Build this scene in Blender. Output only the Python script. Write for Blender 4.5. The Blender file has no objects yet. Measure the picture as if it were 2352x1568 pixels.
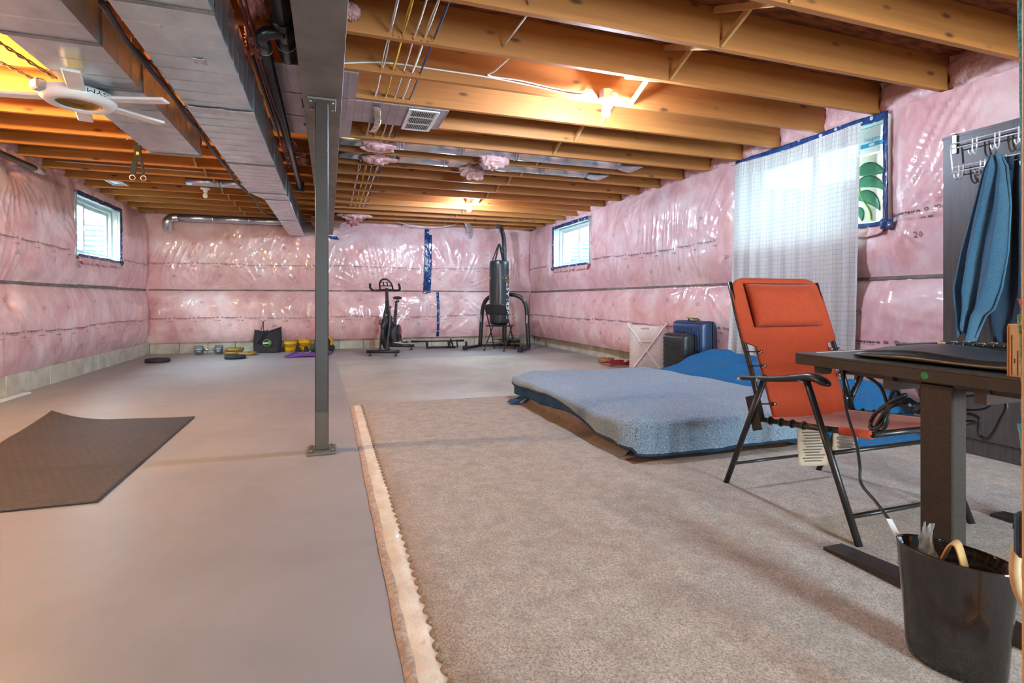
import bpy, bmesh, math, random
import numpy as np
from mathutils import Vector, Matrix

# ------------------------------------------------------------------ camera, world, light, exposure
SC = bpy.context.scene
COL = SC.collection
F_PX, CAM_H, YAW = 1227.0, 0.933, math.atan(421 / 1227)

cam_data = bpy.data.cameras.new('camera')
cam = bpy.data.objects.new('camera', cam_data)
COL.objects.link(cam)
cam.location = (0, 0, CAM_H)
cam.rotation_euler = (math.radians(90), 0, -YAW)
cam_data.sensor_width = 36
cam_data.lens = 36 * F_PX / 2352
cam_data.shift_y = -96 / 2352
cam_data.clip_start = 0.05
SC.camera = cam

world = bpy.data.worlds.new('world')
SC.world = world
world.use_nodes = True
_bg = world.node_tree.nodes['Background']
_bg.inputs['Color'].default_value = (0.72, 0.87, 1.0, 1)
_bg.inputs['Strength'].default_value = 22.0

BULB = 870.0          # emission of the lit bulbs
BULB_WARM = 1300.0
BULB_FILL = 370.0  # strength of the fill bulbs added behind the camera
SC.view_settings.view_transform = 'Standard'
SC.view_settings.look = 'None'
SC.view_settings.gamma = 1
SC.view_settings.use_curve_mapping = False
SC.view_settings.exposure = 2.05
SC.cycles.use_denoising = True
SC.cycles.max_bounces = 10
SC.cycles.diffuse_bounces = 6
SC.cycles.transparent_max_bounces = 12
SC.cycles.sample_clamp_indirect = 8.0
SC.cycles.caustics_reflective = False
SC.cycles.caustics_refractive = False

R = math.radians
rnd = random.Random(7)

def portal(loc, rot, sx, sy):
    d = bpy.data.lights.new('portal', 'AREA')
    d.shape = 'RECTANGLE'; d.size = sx; d.size_y = sy
    d.cycles.is_portal = True
    o = bpy.data.objects.new('portal', d); COL.objects.link(o)
    o.location = loc; o.rotation_euler = rot
portal((-3.06, 8.62, 1.86), (0, R(-90), 0), 0.74, 1.36)
portal((4.24, 8.62, 1.90), (0, R(90), 0), 0.74, 1.44)
portal((4.24, 3.72, 1.93), (0, R(90), 0), 0.78, 1.55)
portal((2.0, -3.45, 1.15), (R(90), 0, 0), 1.1, 2.0)

# ------------------------------------------------------------------ helpers: colour, noise, materials
def lin(c):
    if isinstance(c, str):
        c = tuple(int(c[i:i + 2], 16) / 255 for i in (0, 2, 4))
    return tuple((x / 12.92 if x <= 0.04045 else ((x + 0.055) / 1.055) ** 2.4) for x in c) + (1,)

def new_mat(name):
    m = bpy.data.materials.new(name); m.use_nodes = True
    nt = m.node_tree
    return m, nt, nt.nodes['Principled BSDF']

def coords(nt, stretch=(1, 1, 1), random_offset=False, generated=False):
    tc = nt.nodes.new('ShaderNodeTexCoord')
    mp = nt.nodes.new('ShaderNodeMapping')
    mp.inputs['Scale'].default_value = stretch
    nt.links.new(tc.outputs['Generated' if generated else 'Object'], mp.inputs['Vector'])
    if random_offset:
        oi = nt.nodes.new('ShaderNodeObjectInfo')
        mu = nt.nodes.new('ShaderNodeMath'); mu.operation = 'MULTIPLY'; mu.inputs[1].default_value = 37.0
        nt.links.new(oi.outputs['Random'], mu.inputs[0])
        cb = nt.nodes.new('ShaderNodeCombineXYZ')
        for i in range(3):
            nt.links.new(mu.outputs[0], cb.inputs[i])
        nt.links.new(cb.outputs[0], mp.inputs['Location'])
    return mp.outputs['Vector']

def noise_node(nt, vec, scale, detail=4, rough=0.55, dist=0.0):
    n = nt.nodes.new('ShaderNodeTexNoise')
    n.inputs['Scale'].default_value = scale
    n.inputs['Detail'].default_value = detail
    n.inputs['Roughness'].default_value = rough
    n.inputs['Distortion'].default_value = dist
    nt.links.new(vec, n.inputs['Vector'])
    return n.outputs['Fac']

def ramp(nt, fac, stops):
    r = nt.nodes.new('ShaderNodeValToRGB')
    e = r.color_ramp.elements
    while len(e) < len(stops):
        e.new(0.5)
    for k, (p, c) in enumerate(stops):
        e[k].position = p; e[k].color = lin(c) if not isinstance(c, tuple) or len(c) == 3 else c
    nt.links.new(fac, r.inputs['Fac'])
    return r.outputs['Color']

def mixc(nt, fac, a, b, mode='MIX'):
    m = nt.nodes.new('ShaderNodeMix'); m.data_type = 'RGBA'; m.blend_type = mode
    for sock, val in ((m.inputs[0], fac), (m.inputs[6], a), (m.inputs[7], b)):
        if hasattr(val, 'is_linked') or hasattr(val, 'links'):
            nt.links.new(val, sock)
        else:
            sock.default_value = val if not isinstance(val, str) else lin(val)
    return m.outputs[2]

def mathn(nt, op, a, b=None, clamp=False):
    m = nt.nodes.new('ShaderNodeMath'); m.operation = op; m.use_clamp = clamp
    for i, v in enumerate((a, b)):
        if v is None: continue
        if isinstance(v, (int, float)): m.inputs[i].default_value = v
        else: nt.links.new(v, m.inputs[i])
    return m.outputs[0]

def add_bump(nt, bsdf, height, strength, dist=0.01):
    b = nt.nodes.new('ShaderNodeBump')
    b.inputs['Strength'].default_value = strength
    b.inputs['Distance'].default_value = dist
    nt.links.new(height, b.inputs['Height'])
    nt.links.new(b.outputs['Normal'], bsdf.inputs['Normal'])
    return b

def mat(name, c1, c2=None, scale=6, stretch=(1, 1, 1), rough=0.5, metal=0.0, bump=0.0, bscale=None,
        bdist=0.01, coat=0.0, coatr=0.1, sheen=0.0, rnd_off=False, spec=0.5, lo=0.35, hi=0.65, detail=4, rvar=0.0):
    m, nt, b = new_mat(name)
    vec = coords(nt, stretch, rnd_off)
    if c2 is None:
        c = c1 if isinstance(c1, tuple) else tuple(int(c1[i:i + 2], 16) / 255 for i in (0, 2, 4))
        c2 = tuple(x * 0.88 for x in c)
    n = noise_node(nt, vec, scale, detail)
    nt.links.new(ramp(nt, n, [(lo, c1), (hi, c2)]), b.inputs['Base Color'])
    b.inputs['Roughness'].default_value = rough
    if rvar:
        nt.links.new(mathn(nt, 'ADD', mathn(nt, 'MULTIPLY', n, rvar), rough - rvar / 2), b.inputs['Roughness'])
    b.inputs['Metallic'].default_value = metal
    b.inputs['Specular IOR Level'].default_value = spec
    b.inputs['Coat Weight'].default_value = coat
    b.inputs['Coat Roughness'].default_value = coatr
    b.inputs['Sheen Weight'].default_value = sheen
    if bump:
        add_bump(nt, b, noise_node(nt, vec, bscale or scale * 4, 3), bump, bdist)
    return m

def emit_mat(name, c, s):
    m, nt, b = new_mat(name)
    b.inputs['Base Color'].default_value = lin('F4F4F0')
    b.inputs['Emission Color'].default_value = lin(c)
    b.inputs['Emission Strength'].default_value = s
    return m

def _hash(ix, iy, s):
    n = (ix.astype(np.int64) * 374761393 + iy.astype(np.int64) * 668265263 + s * 1442695041) & 0xffffffff
    n = ((n ^ (n >> 13)) * 1274126177) & 0xffffffff
    n = n ^ (n >> 16)
    return (n & 0xffff) / 65535.0

def vnoise(x, y, s=0):
    x = np.asarray(x, float); y = np.asarray(y, float)
    ix, iy = np.floor(x), np.floor(y)
    fx, fy = x - ix, y - iy
    fx = fx * fx * (3 - 2 * fx); fy = fy * fy * (3 - 2 * fy)
    a = _hash(ix, iy, s); b = _hash(ix + 1, iy, s); c = _hash(ix, iy + 1, s); d = _hash(ix + 1, iy + 1, s)
    return (a * (1 - fx) + b * fx) * (1 - fy) + (c * (1 - fx) + d * fx) * fy - 0.5

def fbm(x, y, s=0, oct=4):
    t, a = 0, 1.0
    for k in range(oct):
        t = t + a * vnoise(np.asarray(x) * 2 ** k, np.asarray(y) * 2 ** k, s + k * 17); a *= 0.5
    return t

def nz(x, y, s=0):
    return float(vnoise(np.array([x]), np.array([y]), s)[0])

# ------------------------------------------------------------------ helpers: meshes
def catmull(pts, n=6, closed=False):
    P = [Vector(p) for p in pts]
    out = []
    m = len(P)
    for i in range(m if closed else m - 1):
        p0 = P[(i - 1) % m] if (closed or i > 0) else P[0]
        p1, p2 = P[i], P[(i + 1) % m]
        p3 = P[(i + 2) % m] if (closed or i + 2 < m) else P[-1]
        for k in range(n):
            t = k / n
            out.append(0.5 * ((2 * p1) + (p2 - p0) * t + (2 * p0 - 5 * p1 + 4 * p2 - p3) * t * t
                              + (3 * p1 - p0 - 3 * p2 + p3) * t ** 3))
    if not closed: out.append(P[-1].copy())
    return out

_BOX = {}
def _bevel_box(s, bev, seg):
    key = (tuple(round(x, 5) for x in s), round(bev, 5), seg)
    if key not in _BOX:
        bm = bmesh.new()
        bmesh.ops.create_cube(bm, size=1)
        bmesh.ops.scale(bm, vec=s, verts=bm.verts)
        if bev > 0:
            bmesh.ops.bevel(bm, geom=list(bm.edges), offset=min(bev, min(s) * 0.49), segments=seg, profile=0.5, affect='EDGES')
        bm.verts.index_update()
        _BOX[key] = ([v.co.copy() for v in bm.verts], [[v.index for v in f.verts] for f in bm.faces])
        bm.free()
    return _BOX[key]

class MB:
    def __init__(self):
        self.v, self.f, self.s = [], [], []
    def add(self, verts, faces, smooth=False):
        o = len(self.v)
        self.v += [Vector(p) for p in verts]
        self.f += [[i + o for i in q] for q in faces]
        self.s += [smooth] * len(faces)
        return self
    def box(self, c, s, rot=None, bev=0.0, seg=1, smooth=False):
        vs, fs = _bevel_box(s, bev, seg)
        c = Vector(c)
        if rot is not None:
            vs = [rot @ p for p in vs]
        return self.add([p + c for p in vs], fs, smooth)
    def bar(self, a, b, w, h, bev=0.0, up=(0, 0, 1)):
        a, b = Vector(a), Vector(b)
        d = b - a
        x = d.normalized(); u = Vector(up)
        if abs(x.dot(u)) > 0.98: u = Vector((0, 1, 0))
        y = u.cross(x).normalized(); z = x.cross(y)
        return self.box((a + b) / 2, (d.length, w, h), Matrix((x, y, z)).transposed(), bev)
    def tube(self, pts, r, seg=8, closed=False, caps=True, flat=1.0):
        P = [Vector(p) for p in pts]
        n = len(P)
        rr = r if isinstance(r, (list, tuple)) else [r] * n
        T = []
        for i in range(n):
            a = P[(i - 1) % n] if (closed or i > 0) else P[i]
            b = P[(i + 1) % n] if (closed or i < n - 1) else P[i]
            T.append((b - a).normalized() if (b - a).length > 1e-9 else Vector((0, 0, 1)))
        up = Vector((0, 0, 1)) if abs(T[0].z) < 0.9 else Vector((1, 0, 0))
        N = (up - T[0] * up.dot(T[0])).normalized()
        verts = []
        for i in range(n):
            N = (N - T[i] * N.dot(T[i]))
            N = N.normalized() if N.length > 1e-6 else T[i].orthogonal().normalized()
            B = T[i].cross(N)
            for k in range(seg):
                a = 2 * math.pi * k / seg
                verts.append(P[i] + N * (math.cos(a) * rr[i] * flat) + B * (math.sin(a) * rr[i]))
        faces = []
        for i in range(n if closed else n - 1):
            j = (i + 1) % n
            for k in range(seg):
                l = (k + 1) % seg
                faces.append([i * seg + k, i * seg + l, j * seg + l, j * seg + k])
        self.add(verts, faces, True)
        if caps and not closed:
            o = len(self.v) - len(verts)
            self.f.append([o + k for k in range(seg)][::-1]); self.s.append(False)
            self.f.append([o + (n - 1) * seg + k for k in range(seg)]); self.s.append(False)
        return self
    def lathe(self, prof, c=(0, 0, 0), seg=20, axis='Z', rot=None, smooth=True, sx=1.0, sy=1.0, caps=True):
        M = {'Z': Matrix.Identity(3), 'X': Matrix(((0, 0, 1), (1, 0, 0), (0, 1, 0))), 'Y': Matrix(((1, 0, 0), (0, 0, 1), (0, -1, 0)))}[axis]
        if rot is not None: M = rot @ M
        c = Vector(c)
        verts = []
        for (r, z) in prof:
            for k in range(seg):
                a = 2 * math.pi * k / seg
                verts.append(c + M @ Vector((r * math.cos(a) * sx, r * math.sin(a) * sy, z)))
        faces = []
        for i in range(len(prof) - 1):
            for k in range(seg):
                l = (k + 1) % seg
                faces.append([i * seg + k, i * seg + l, (i + 1) * seg + l, (i + 1) * seg + k])
        self.add(verts, faces, smooth)
        if caps:
            o = len(self.v) - len(verts)
            if prof[0][0] > 1e-5: self.f.append([o + k for k in range(seg)][::-1]); self.s.append(False)
            if prof[-1][0] > 1e-5: self.f.append([o + (len(prof) - 1) * seg + k for k in range(seg)]); self.s.append(False)
        return self
    def grid(self, fn, nu, nv, smooth=True, skip=None, close_u=False):
        verts = [fn(i / nu, j / nv) for j in range(nv + 1) for i in range(nu + (0 if close_u else 1))]
        w = nu if close_u else nu + 1
        faces = []
        for j in range(nv):
            for i in range(nu):
                if skip and skip((i + .5) / nu, (j + .5) / nv): continue
                i2 = (i + 1) % w
                faces.append([j * w + i, j * w + i2, (j + 1) * w + i2, (j + 1) * w + i])
        return self.add(verts, faces, smooth)
    def prism(self, poly, h, rot=None, c=(0, 0, 0), smooth=False):
        n = len(poly); c = Vector(c); M = rot or Matrix.Identity(3)
        vs = [c + M @ Vector((x, y, 0)) for x, y in poly] + [c + M @ Vector((x, y, h)) for x, y in poly]
        fs = [list(range(n))[::-1], list(range(n, 2 * n))] + [[i, (i + 1) % n, n + (i + 1) % n, n + i] for i in range(n)]
        return self.add(vs, fs, smooth)
    def ball(self, c, r, seg=12, rings=8, sc=(1, 1, 1)):
        prof = [(max(1e-6, r * math.sin(math.pi * i / rings)), -r * math.cos(math.pi * i / rings)) for i in range(rings + 1)]
        o = len(self.v)
        self.lathe(prof, (0, 0, 0), seg, caps=False)
        for i in range(o, len(self.v)):
            p = self.v[i]
            self.v[i] = Vector((p.x * sc[0] + c[0], p.y * sc[1] + c[1], p.z * sc[2] + c[2]))
        return self
    def xform(self, M):
        self.v = [M @ p for p in self.v]; return self
    def build(self, name, material, parent=None, world=False, solid=0.0, label=None, stuff=False, structure=False):
        me = bpy.data.meshes.new(name)
        vs = self.v
        if world and parent is not None:
            Mi = root_inv(parent)
            vs = [Mi @ p for p in vs]
        me.from_pydata([tuple(p) for p in vs], [], self.f)
        me.polygons.foreach_set('use_smooth', self.s)
        me.update()
        o = bpy.data.objects.new(name, me); COL.objects.link(o)
        if material: me.materials.append(material)
        if parent is not None: o.parent = parent
        if solid:
            md = o.modifiers.new('thickness', 'SOLIDIFY'); md.thickness = solid; md.offset = 0
        if label: o['label'] = label
        if stuff: o['kind'] = 'stuff'
        if structure: o['kind'] = 'structure'
        return o

def root_inv(o):
    while o.parent is not None: o = o.parent
    return (Matrix.Translation(o.location) @ Matrix.Rotation(o.rotation_euler.z, 4, 'Z')).inverted()

def thing(name, label, cat, loc=(0, 0, 0), rz=0.0, group=None):
    o = bpy.data.objects.new(name, None); COL.objects.link(o)
    o.empty_display_size = 0.1
    o.location = loc; o.rotation_euler = (0, 0, rz)
    return tag(o, label, cat, group)

def tag(o, label, cat, group=None):
    o['label'] = label; o['category'] = cat
    if group: o['group'] = group
    return o

def copy_tree(o, parent=None):
    c = o.copy(); COL.objects.link(c)
    if parent is not None: c.parent = parent
    for ch in list(o.children): copy_tree(ch, c)
    return c

# a pixel of the photograph seen as a ray from the camera: used to measure where things stand
_s, _c = math.sin(YAW), math.cos(YAW)
def ray(px, py):
    r = (px - 1176) / F_PX
    return _s + _c * r, _c - _s * r, -(py - 688) / F_PX
def atZ(px, py, z=0.0):
    a = ray(px, py); t = (z - CAM_H) / a[2]; return Vector((a[0] * t, a[1] * t, z))
def atY(px, py, y):
    a = ray(px, py); t = y / a[1]; return Vector((a[0] * t, y, CAM_H + a[2] * t))
def atX(px, py, x):
    a = ray(px, py); t = x / a[0]; return Vector((x, a[1] * t, CAM_H + a[2] * t))

_TXT = {}
def text_geo(s, size=1.0):
    """flat letters as (verts, faces, width), baseline at 0"""
    if s not in _TXT:
        cu = bpy.data.curves.new('t', 'FONT'); cu.body = s; cu.size = 1.0; cu.resolution_u = 1; cu.offset = 0.022 if s[0] in 'pA1' else 0.0
        o = bpy.data.objects.new('t', cu); COL.objects.link(o)
        dg = bpy.context.evaluated_depsgraph_get()
        me = bpy.data.meshes.new_from_object(o.evaluated_get(dg))
        vs = [(v.co.x, v.co.y) for v in me.vertices]; fs = [list(p.vertices) for p in me.polygons]
        COL.objects.unlink(o); bpy.data.objects.remove(o); bpy.data.meshes.remove(me); bpy.data.curves.remove(cu)
        _TXT[s] = (vs, fs, max([v[0] for v in vs] or [0]))
    vs, fs, w = _TXT[s]
    return [(x * size, y * size) for x, y in vs], fs, w * size

# ------------------------------------------------------------------ materials
def wood_mat(name, c1, c2, knot='3A2012', stretch=(0.5, 6, 14), knots=True):
    m, nt, b = new_mat(name)
    vec = coords(nt, stretch, True)
    g = noise_node(nt, vec, 2.2, 6, 0.6, 0.6)
    col = ramp(nt, g, [(0.3, c1), (0.7, c2)])
    vec2 = coords(nt, (1, 1, 1), True)
    col = mixc(nt, mathn(nt, 'MULTIPLY', noise_node(nt, vec2, 1.3, 2), 0.55), col, c2)
    if knots:
        vk = coords(nt, (3.4, 3.0, 9.0), True)
        vo = nt.nodes.new('ShaderNodeTexVoronoi'); vo.inputs['Scale'].default_value = 1.0
        nt.links.new(vk, vo.inputs['Vector'])
        k = ramp(nt, vo.outputs['Distance'], [(0.07, (1, 1, 1, 1)), (0.17, (0, 0, 0, 1))])
        col = mixc(nt, mathn(nt, 'MULTIPLY', k, 0.8), col, lin(knot))
    nt.links.new(col, b.inputs['Base Color'])
    b.inputs['Roughness'].default_value = 0.62
    add_bump(nt, b, g, 0.15, 0.004)
    return m

def plastic_wall_mat():
    m, nt, b = new_mat('insulation_plastic')
    v = coords(nt)
    n1 = noise_node(nt, v, 2.4, 5, 0.62, 0.5)
    col = ramp(nt, n1, [(0.30, 'D29A99'), (0.48, 'DFB2B1'), (0.72, 'EFD8D7')])
    n2 = noise_node(nt, coords(nt, (1, 1, 0.5)), 11, 4, 0.65, 1.2)
    col = mixc(nt, mathn(nt, 'MULTIPLY', ramp(nt, n2, [(0.5, (0, 0, 0, 1)), (0.8, (1, 1, 1, 1))]), 0.55), col, lin('F0DAD6'))
    n3 = noise_node(nt, coords(nt, (0.9, 0.9, 0.35)), 1.2, 3, 0.5)
    col = mixc(nt, mathn(nt, 'MULTIPLY', ramp(nt, n3, [(0.60, (0, 0, 0, 1)), (0.75, (1, 1, 1, 1))]), 0.4), col, lin('C9926E'))
    nt.links.new(col, b.inputs['Base Color'])
    b.inputs['Roughness'].default_value = 0.45
    b.inputs['Coat Weight'].default_value = 0.85
    b.inputs['Coat Roughness'].default_value = 0.10
    hb = noise_node(nt, coords(nt, (1, 1, 0.5)), 9, 4, 0.6, 0.8)
    add_bump(nt, b, hb, 0.10, 0.012)
    return m

def floor_mat():
    m, nt, b = new_mat('painted_concrete')
    tc = nt.nodes.new('ShaderNodeTexCoord')
    sep = nt.nodes.new('ShaderNodeSeparateXYZ'); nt.links.new(tc.outputs['Object'], sep.inputs[0])
    v = coords(nt)
    n = noise_node(nt, v, 1.1, 5, 0.6, 0.4)
    nf = noise_node(nt, v, 9, 4, 0.6)
    paint = ramp(nt, n, [(0.3, '918F8F'), (0.7, 'A2A0A0')])
    raw = ramp(nt, n, [(0.32, 'A1998A'), (0.5, 'B7B0A2'), (0.7, 'CAC5B9')])
    raw = mixc(nt, mathn(nt, 'MULTIPLY', nf, 0.5), raw, lin('9A958A'))
    ex = mathn(nt, 'GREATER_THAN', mathn(nt, 'ADD', sep.outputs[0], mathn(nt, 'MULTIPLY', sep.outputs[1], 0.018)), 0.262)
    ey = mathn(nt, 'LESS_THAN', mathn(nt, 'ADD', sep.outputs[1], mathn(nt, 'MULTIPLY', nf, 0.35)), 8.72)
    nt.links.new(mixc(nt, mathn(nt, 'MULTIPLY', ex, ey), paint, raw), b.inputs['Base Color'])
    nt.links.new(mathn(nt, 'ADD', mathn(nt, 'MULTIPLY', nf, 0.22), 0.30), b.inputs['Roughness'])
    b.inputs['Specular IOR Level'].default_value = 0.5
    add_bump(nt, b, nf, 0.08, 0.004)
    return m

def carpet_mat():
    m, nt, b = new_mat('carpet_pile')
    v = coords(nt)
    fine = noise_node(nt, coords(nt, (1, 0.8, 1)), 190, 3, 0.75)
    mid = noise_node(nt, v, 14, 4, 0.6)
    big = noise_node(nt, coords(nt, (0.6, 1.3, 1)), 2.2, 3, 0.6)
    col = ramp(nt, fine, [(0.33, '776A5E'), (0.47, 'B3A698'), (0.60, 'DCD3C7')])
    col = mixc(nt, mathn(nt, 'MULTIPLY', ramp(nt, mid, [(0.4, (0, 0, 0, 1)), (0.65, (1, 1, 1, 1))]), 0.42), col, lin('7E6E5E'))
    col = mixc(nt, mathn(nt, 'MULTIPLY', big, 0.3), col, lin('BBAA97'))
    nt.links.new(col, b.inputs['Base Color'])
    b.inputs['Roughness'].default_value = 0.95
    b.inputs['Sheen Weight'].default_value = 0.3
    b.inputs['Specular IOR Level'].default_value = 0.1
    add_bump(nt, b, mathn(nt, 'ADD', fine, mathn(nt, 'MULTIPLY', mid, 0.6)), 0.75, 0.012)
    return m

def glass_mat(name, tint, gloss=0.03, rough=0.02):
    m = bpy.data.materials.new(name); m.use_nodes = True
    nt = m.node_tree; nt.nodes.remove(nt.nodes['Principled BSDF'])
    t = nt.nodes.new('ShaderNodeBsdfTransparent'); t.inputs[0].default_value = lin(tint)
    g = nt.nodes.new('ShaderNodeBsdfGlossy'); g.inputs['Roughness'].default_value = rough
    mx = nt.nodes.new('ShaderNodeMixShader')
    lw = nt.nodes.new('ShaderNodeLayerWeight')
    nt.links.new(mathn(nt, 'ADD', mathn(nt, 'MULTIPLY', mathn(nt, 'POWER', lw.outputs['Facing'], 4.0), 0.5), gloss, True), mx.inputs[0])
    nt.links.new(t.outputs[0], mx.inputs[1]); nt.links.new(g.outputs[0], mx.inputs[2])
    nt.links.new(mx.outputs[0], nt.nodes['Material Output'].inputs[0])
    return m

def film_mat(name, tint, opacity):
    m = bpy.data.materials.new(name); m.use_nodes = True
    nt = m.node_tree; b = nt.nodes['Principled BSDF']
    b.inputs['Base Color'].default_value = lin(tint); b.inputs['Roughness'].default_value = 0.2
    t = nt.nodes.new('ShaderNodeBsdfTransparent')
    mx = nt.nodes.new('ShaderNodeMixShader')
    n = noise_node(nt, coords(nt), 30, 3)
    nt.links.new(mathn(nt, 'ADD', mathn(nt, 'MULTIPLY', n, 0.3), opacity - 0.15, True), mx.inputs[0])
    nt.links.new(t.outputs[0], mx.inputs[1]); nt.links.new(b.outputs[0], mx.inputs[2])
    nt.links.new(mx.outputs[0], nt.nodes['Material Output'].inputs[0])
    add_bump(nt, b, n, 0.6, 0.01)
    return m

def curtain_mat():
    m = bpy.data.materials.new('curtain_cloth'); m.use_nodes = True
    nt = m.node_tree; b = nt.nodes['Principled BSDF']
    uv = nt.nodes.new('ShaderNodeUVMap')
    sep = nt.nodes.new('ShaderNodeSeparateXYZ'); nt.links.new(uv.outputs[0], sep.inputs[0])
    lx = mathn(nt, 'LESS_THAN', mathn(nt, 'FRACT', mathn(nt, 'MULTIPLY', sep.outputs[0], 46)), 0.09)
    ly = mathn(nt, 'LESS_THAN', mathn(nt, 'FRACT', mathn(nt, 'MULTIPLY', sep.outputs[1], 58)), 0.09)
    ln = mathn(nt, 'MAXIMUM', lx, ly)
    n = noise_node(nt, coords(nt, (1, 30, 3)), 6, 4, 0.6)
    base = ramp(nt, n, [(0.3, 'E4E2DC'), (0.7, 'F4F3EF')])
    col = mixc(nt, mathn(nt, 'MULTIPLY', ln, 0.42), base, lin('7C8480'))
    nt.links.new(col, b.inputs['Base Color']); b.inputs['Roughness'].default_value = 0.9
    tr = nt.nodes.new('ShaderNodeBsdfTranslucent'); nt.links.new(col, tr.inputs[0])
    nt.links.new(mixc(nt, 1.0, col, (0.20, 0.21, 0.21, 1), 'MULTIPLY'), tr.inputs[0])
    mx = nt.nodes.new('ShaderNodeMixShader'); mx.inputs[0].default_value = 0.36
    nt.links.new(b.outputs[0], mx.inputs[1]); nt.links.new(tr.outputs[0], mx.inputs[2])
    tp = nt.nodes.new('ShaderNodeBsdfTransparent')
    m2 = nt.nodes.new('ShaderNodeMixShader'); m2.inputs[0].default_value = 0.02
    nt.links.new(mx.outputs[0], m2.inputs[1]); nt.links.new(tp.outputs[0], m2.inputs[2])
    nt.links.new(m2.outputs[0], nt.nodes['Material Output'].inputs[0])
    add_bump(nt, b, n, 0.4, 0.006)
    return m

def tape_mat():
    m, nt, b = new_mat('blue_tape')
    v = coords(nt)
    vo = nt.nodes.new('ShaderNodeTexVoronoi'); vo.inputs['Scale'].default_value = 13
    nt.links.new(v, vo.inputs['Vector'])
    d = ramp(nt, vo.outputs['Distance'], [(0.20, (1, 1, 1, 1)), (0.27, (0, 0, 0, 1))])
    n = noise_node(nt, coords(nt, (3, 3, 1)), 9, 3)
    nt.links.new(mixc(nt, mathn(nt, 'MULTIPLY', d, 0.8), ramp(nt, n, [(0.3, '12244E'), (0.7, '24508C')]), lin('C9D6E4')), b.inputs['Base Color'])
    b.inputs['Roughness'].default_value = 0.22
    add_bump(nt, b, n, 0.5, 0.008)
    return m

def fleece_mat(name, c1, c2, c3, scale=170, sheen=0.6):
    m, nt, b = new_mat(name)
    f = noise_node(nt, coords(nt), scale, 3, 0.75)
    g = noise_node(nt, coords(nt), 5, 3, 0.6)
    col = ramp(nt, f, [(0.34, c1), (0.5, c2), (0.68, c3)])
    col = mixc(nt, mathn(nt, 'MULTIPLY', g, 0.35), col, lin(c1))
    nt.links.new(col, b.inputs['Base Color'])
    b.inputs['Roughness'].default_value = 0.9; b.inputs['Sheen Weight'].default_value = sheen
    b.inputs['Specular IOR Level'].default_value = 0.15
    add_bump(nt, b, f, 0.8, 0.012)
    return m

def mat_pattern():
    m, nt, b = new_mat('rubber_mat')
    v = coords(nt)
    ck = nt.nodes.new('ShaderNodeTexChecker'); ck.inputs['Scale'].default_value = 22
    nt.links.new(v, ck.inputs['Vector'])
    br = nt.nodes.new('ShaderNodeTexBrick'); br.inputs['Scale'].default_value = 11
    br.inputs['Mortar Size'].default_value = 0.03; br.inputs['Mortar'].default_value = (0, 0, 0, 1)
    br.inputs['Color1'].default_value = (1, 1, 1, 1); br.inputs['Color2'].default_value = (.6, .6, .6, 1)
    br.offset = 0.5; br.inputs['Row Height'].default_value = 0.5
    nt.links.new(v, br.inputs['Vector'])
    n = noise_node(nt, v, 3, 4)
    nt.links.new(mixc(nt, mathn(nt, 'MULTIPLY', br.outputs['Color'], 0.42), ramp(nt, n, [(0.3, '2C2624'), (0.7, '383130')]), lin('5E5550')), b.inputs['Base Color'])
    b.inputs['Roughness'].default_value = 0.62
    add_bump(nt, b, br.outputs['Color'], 0.8, 0.008)
    return m

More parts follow.
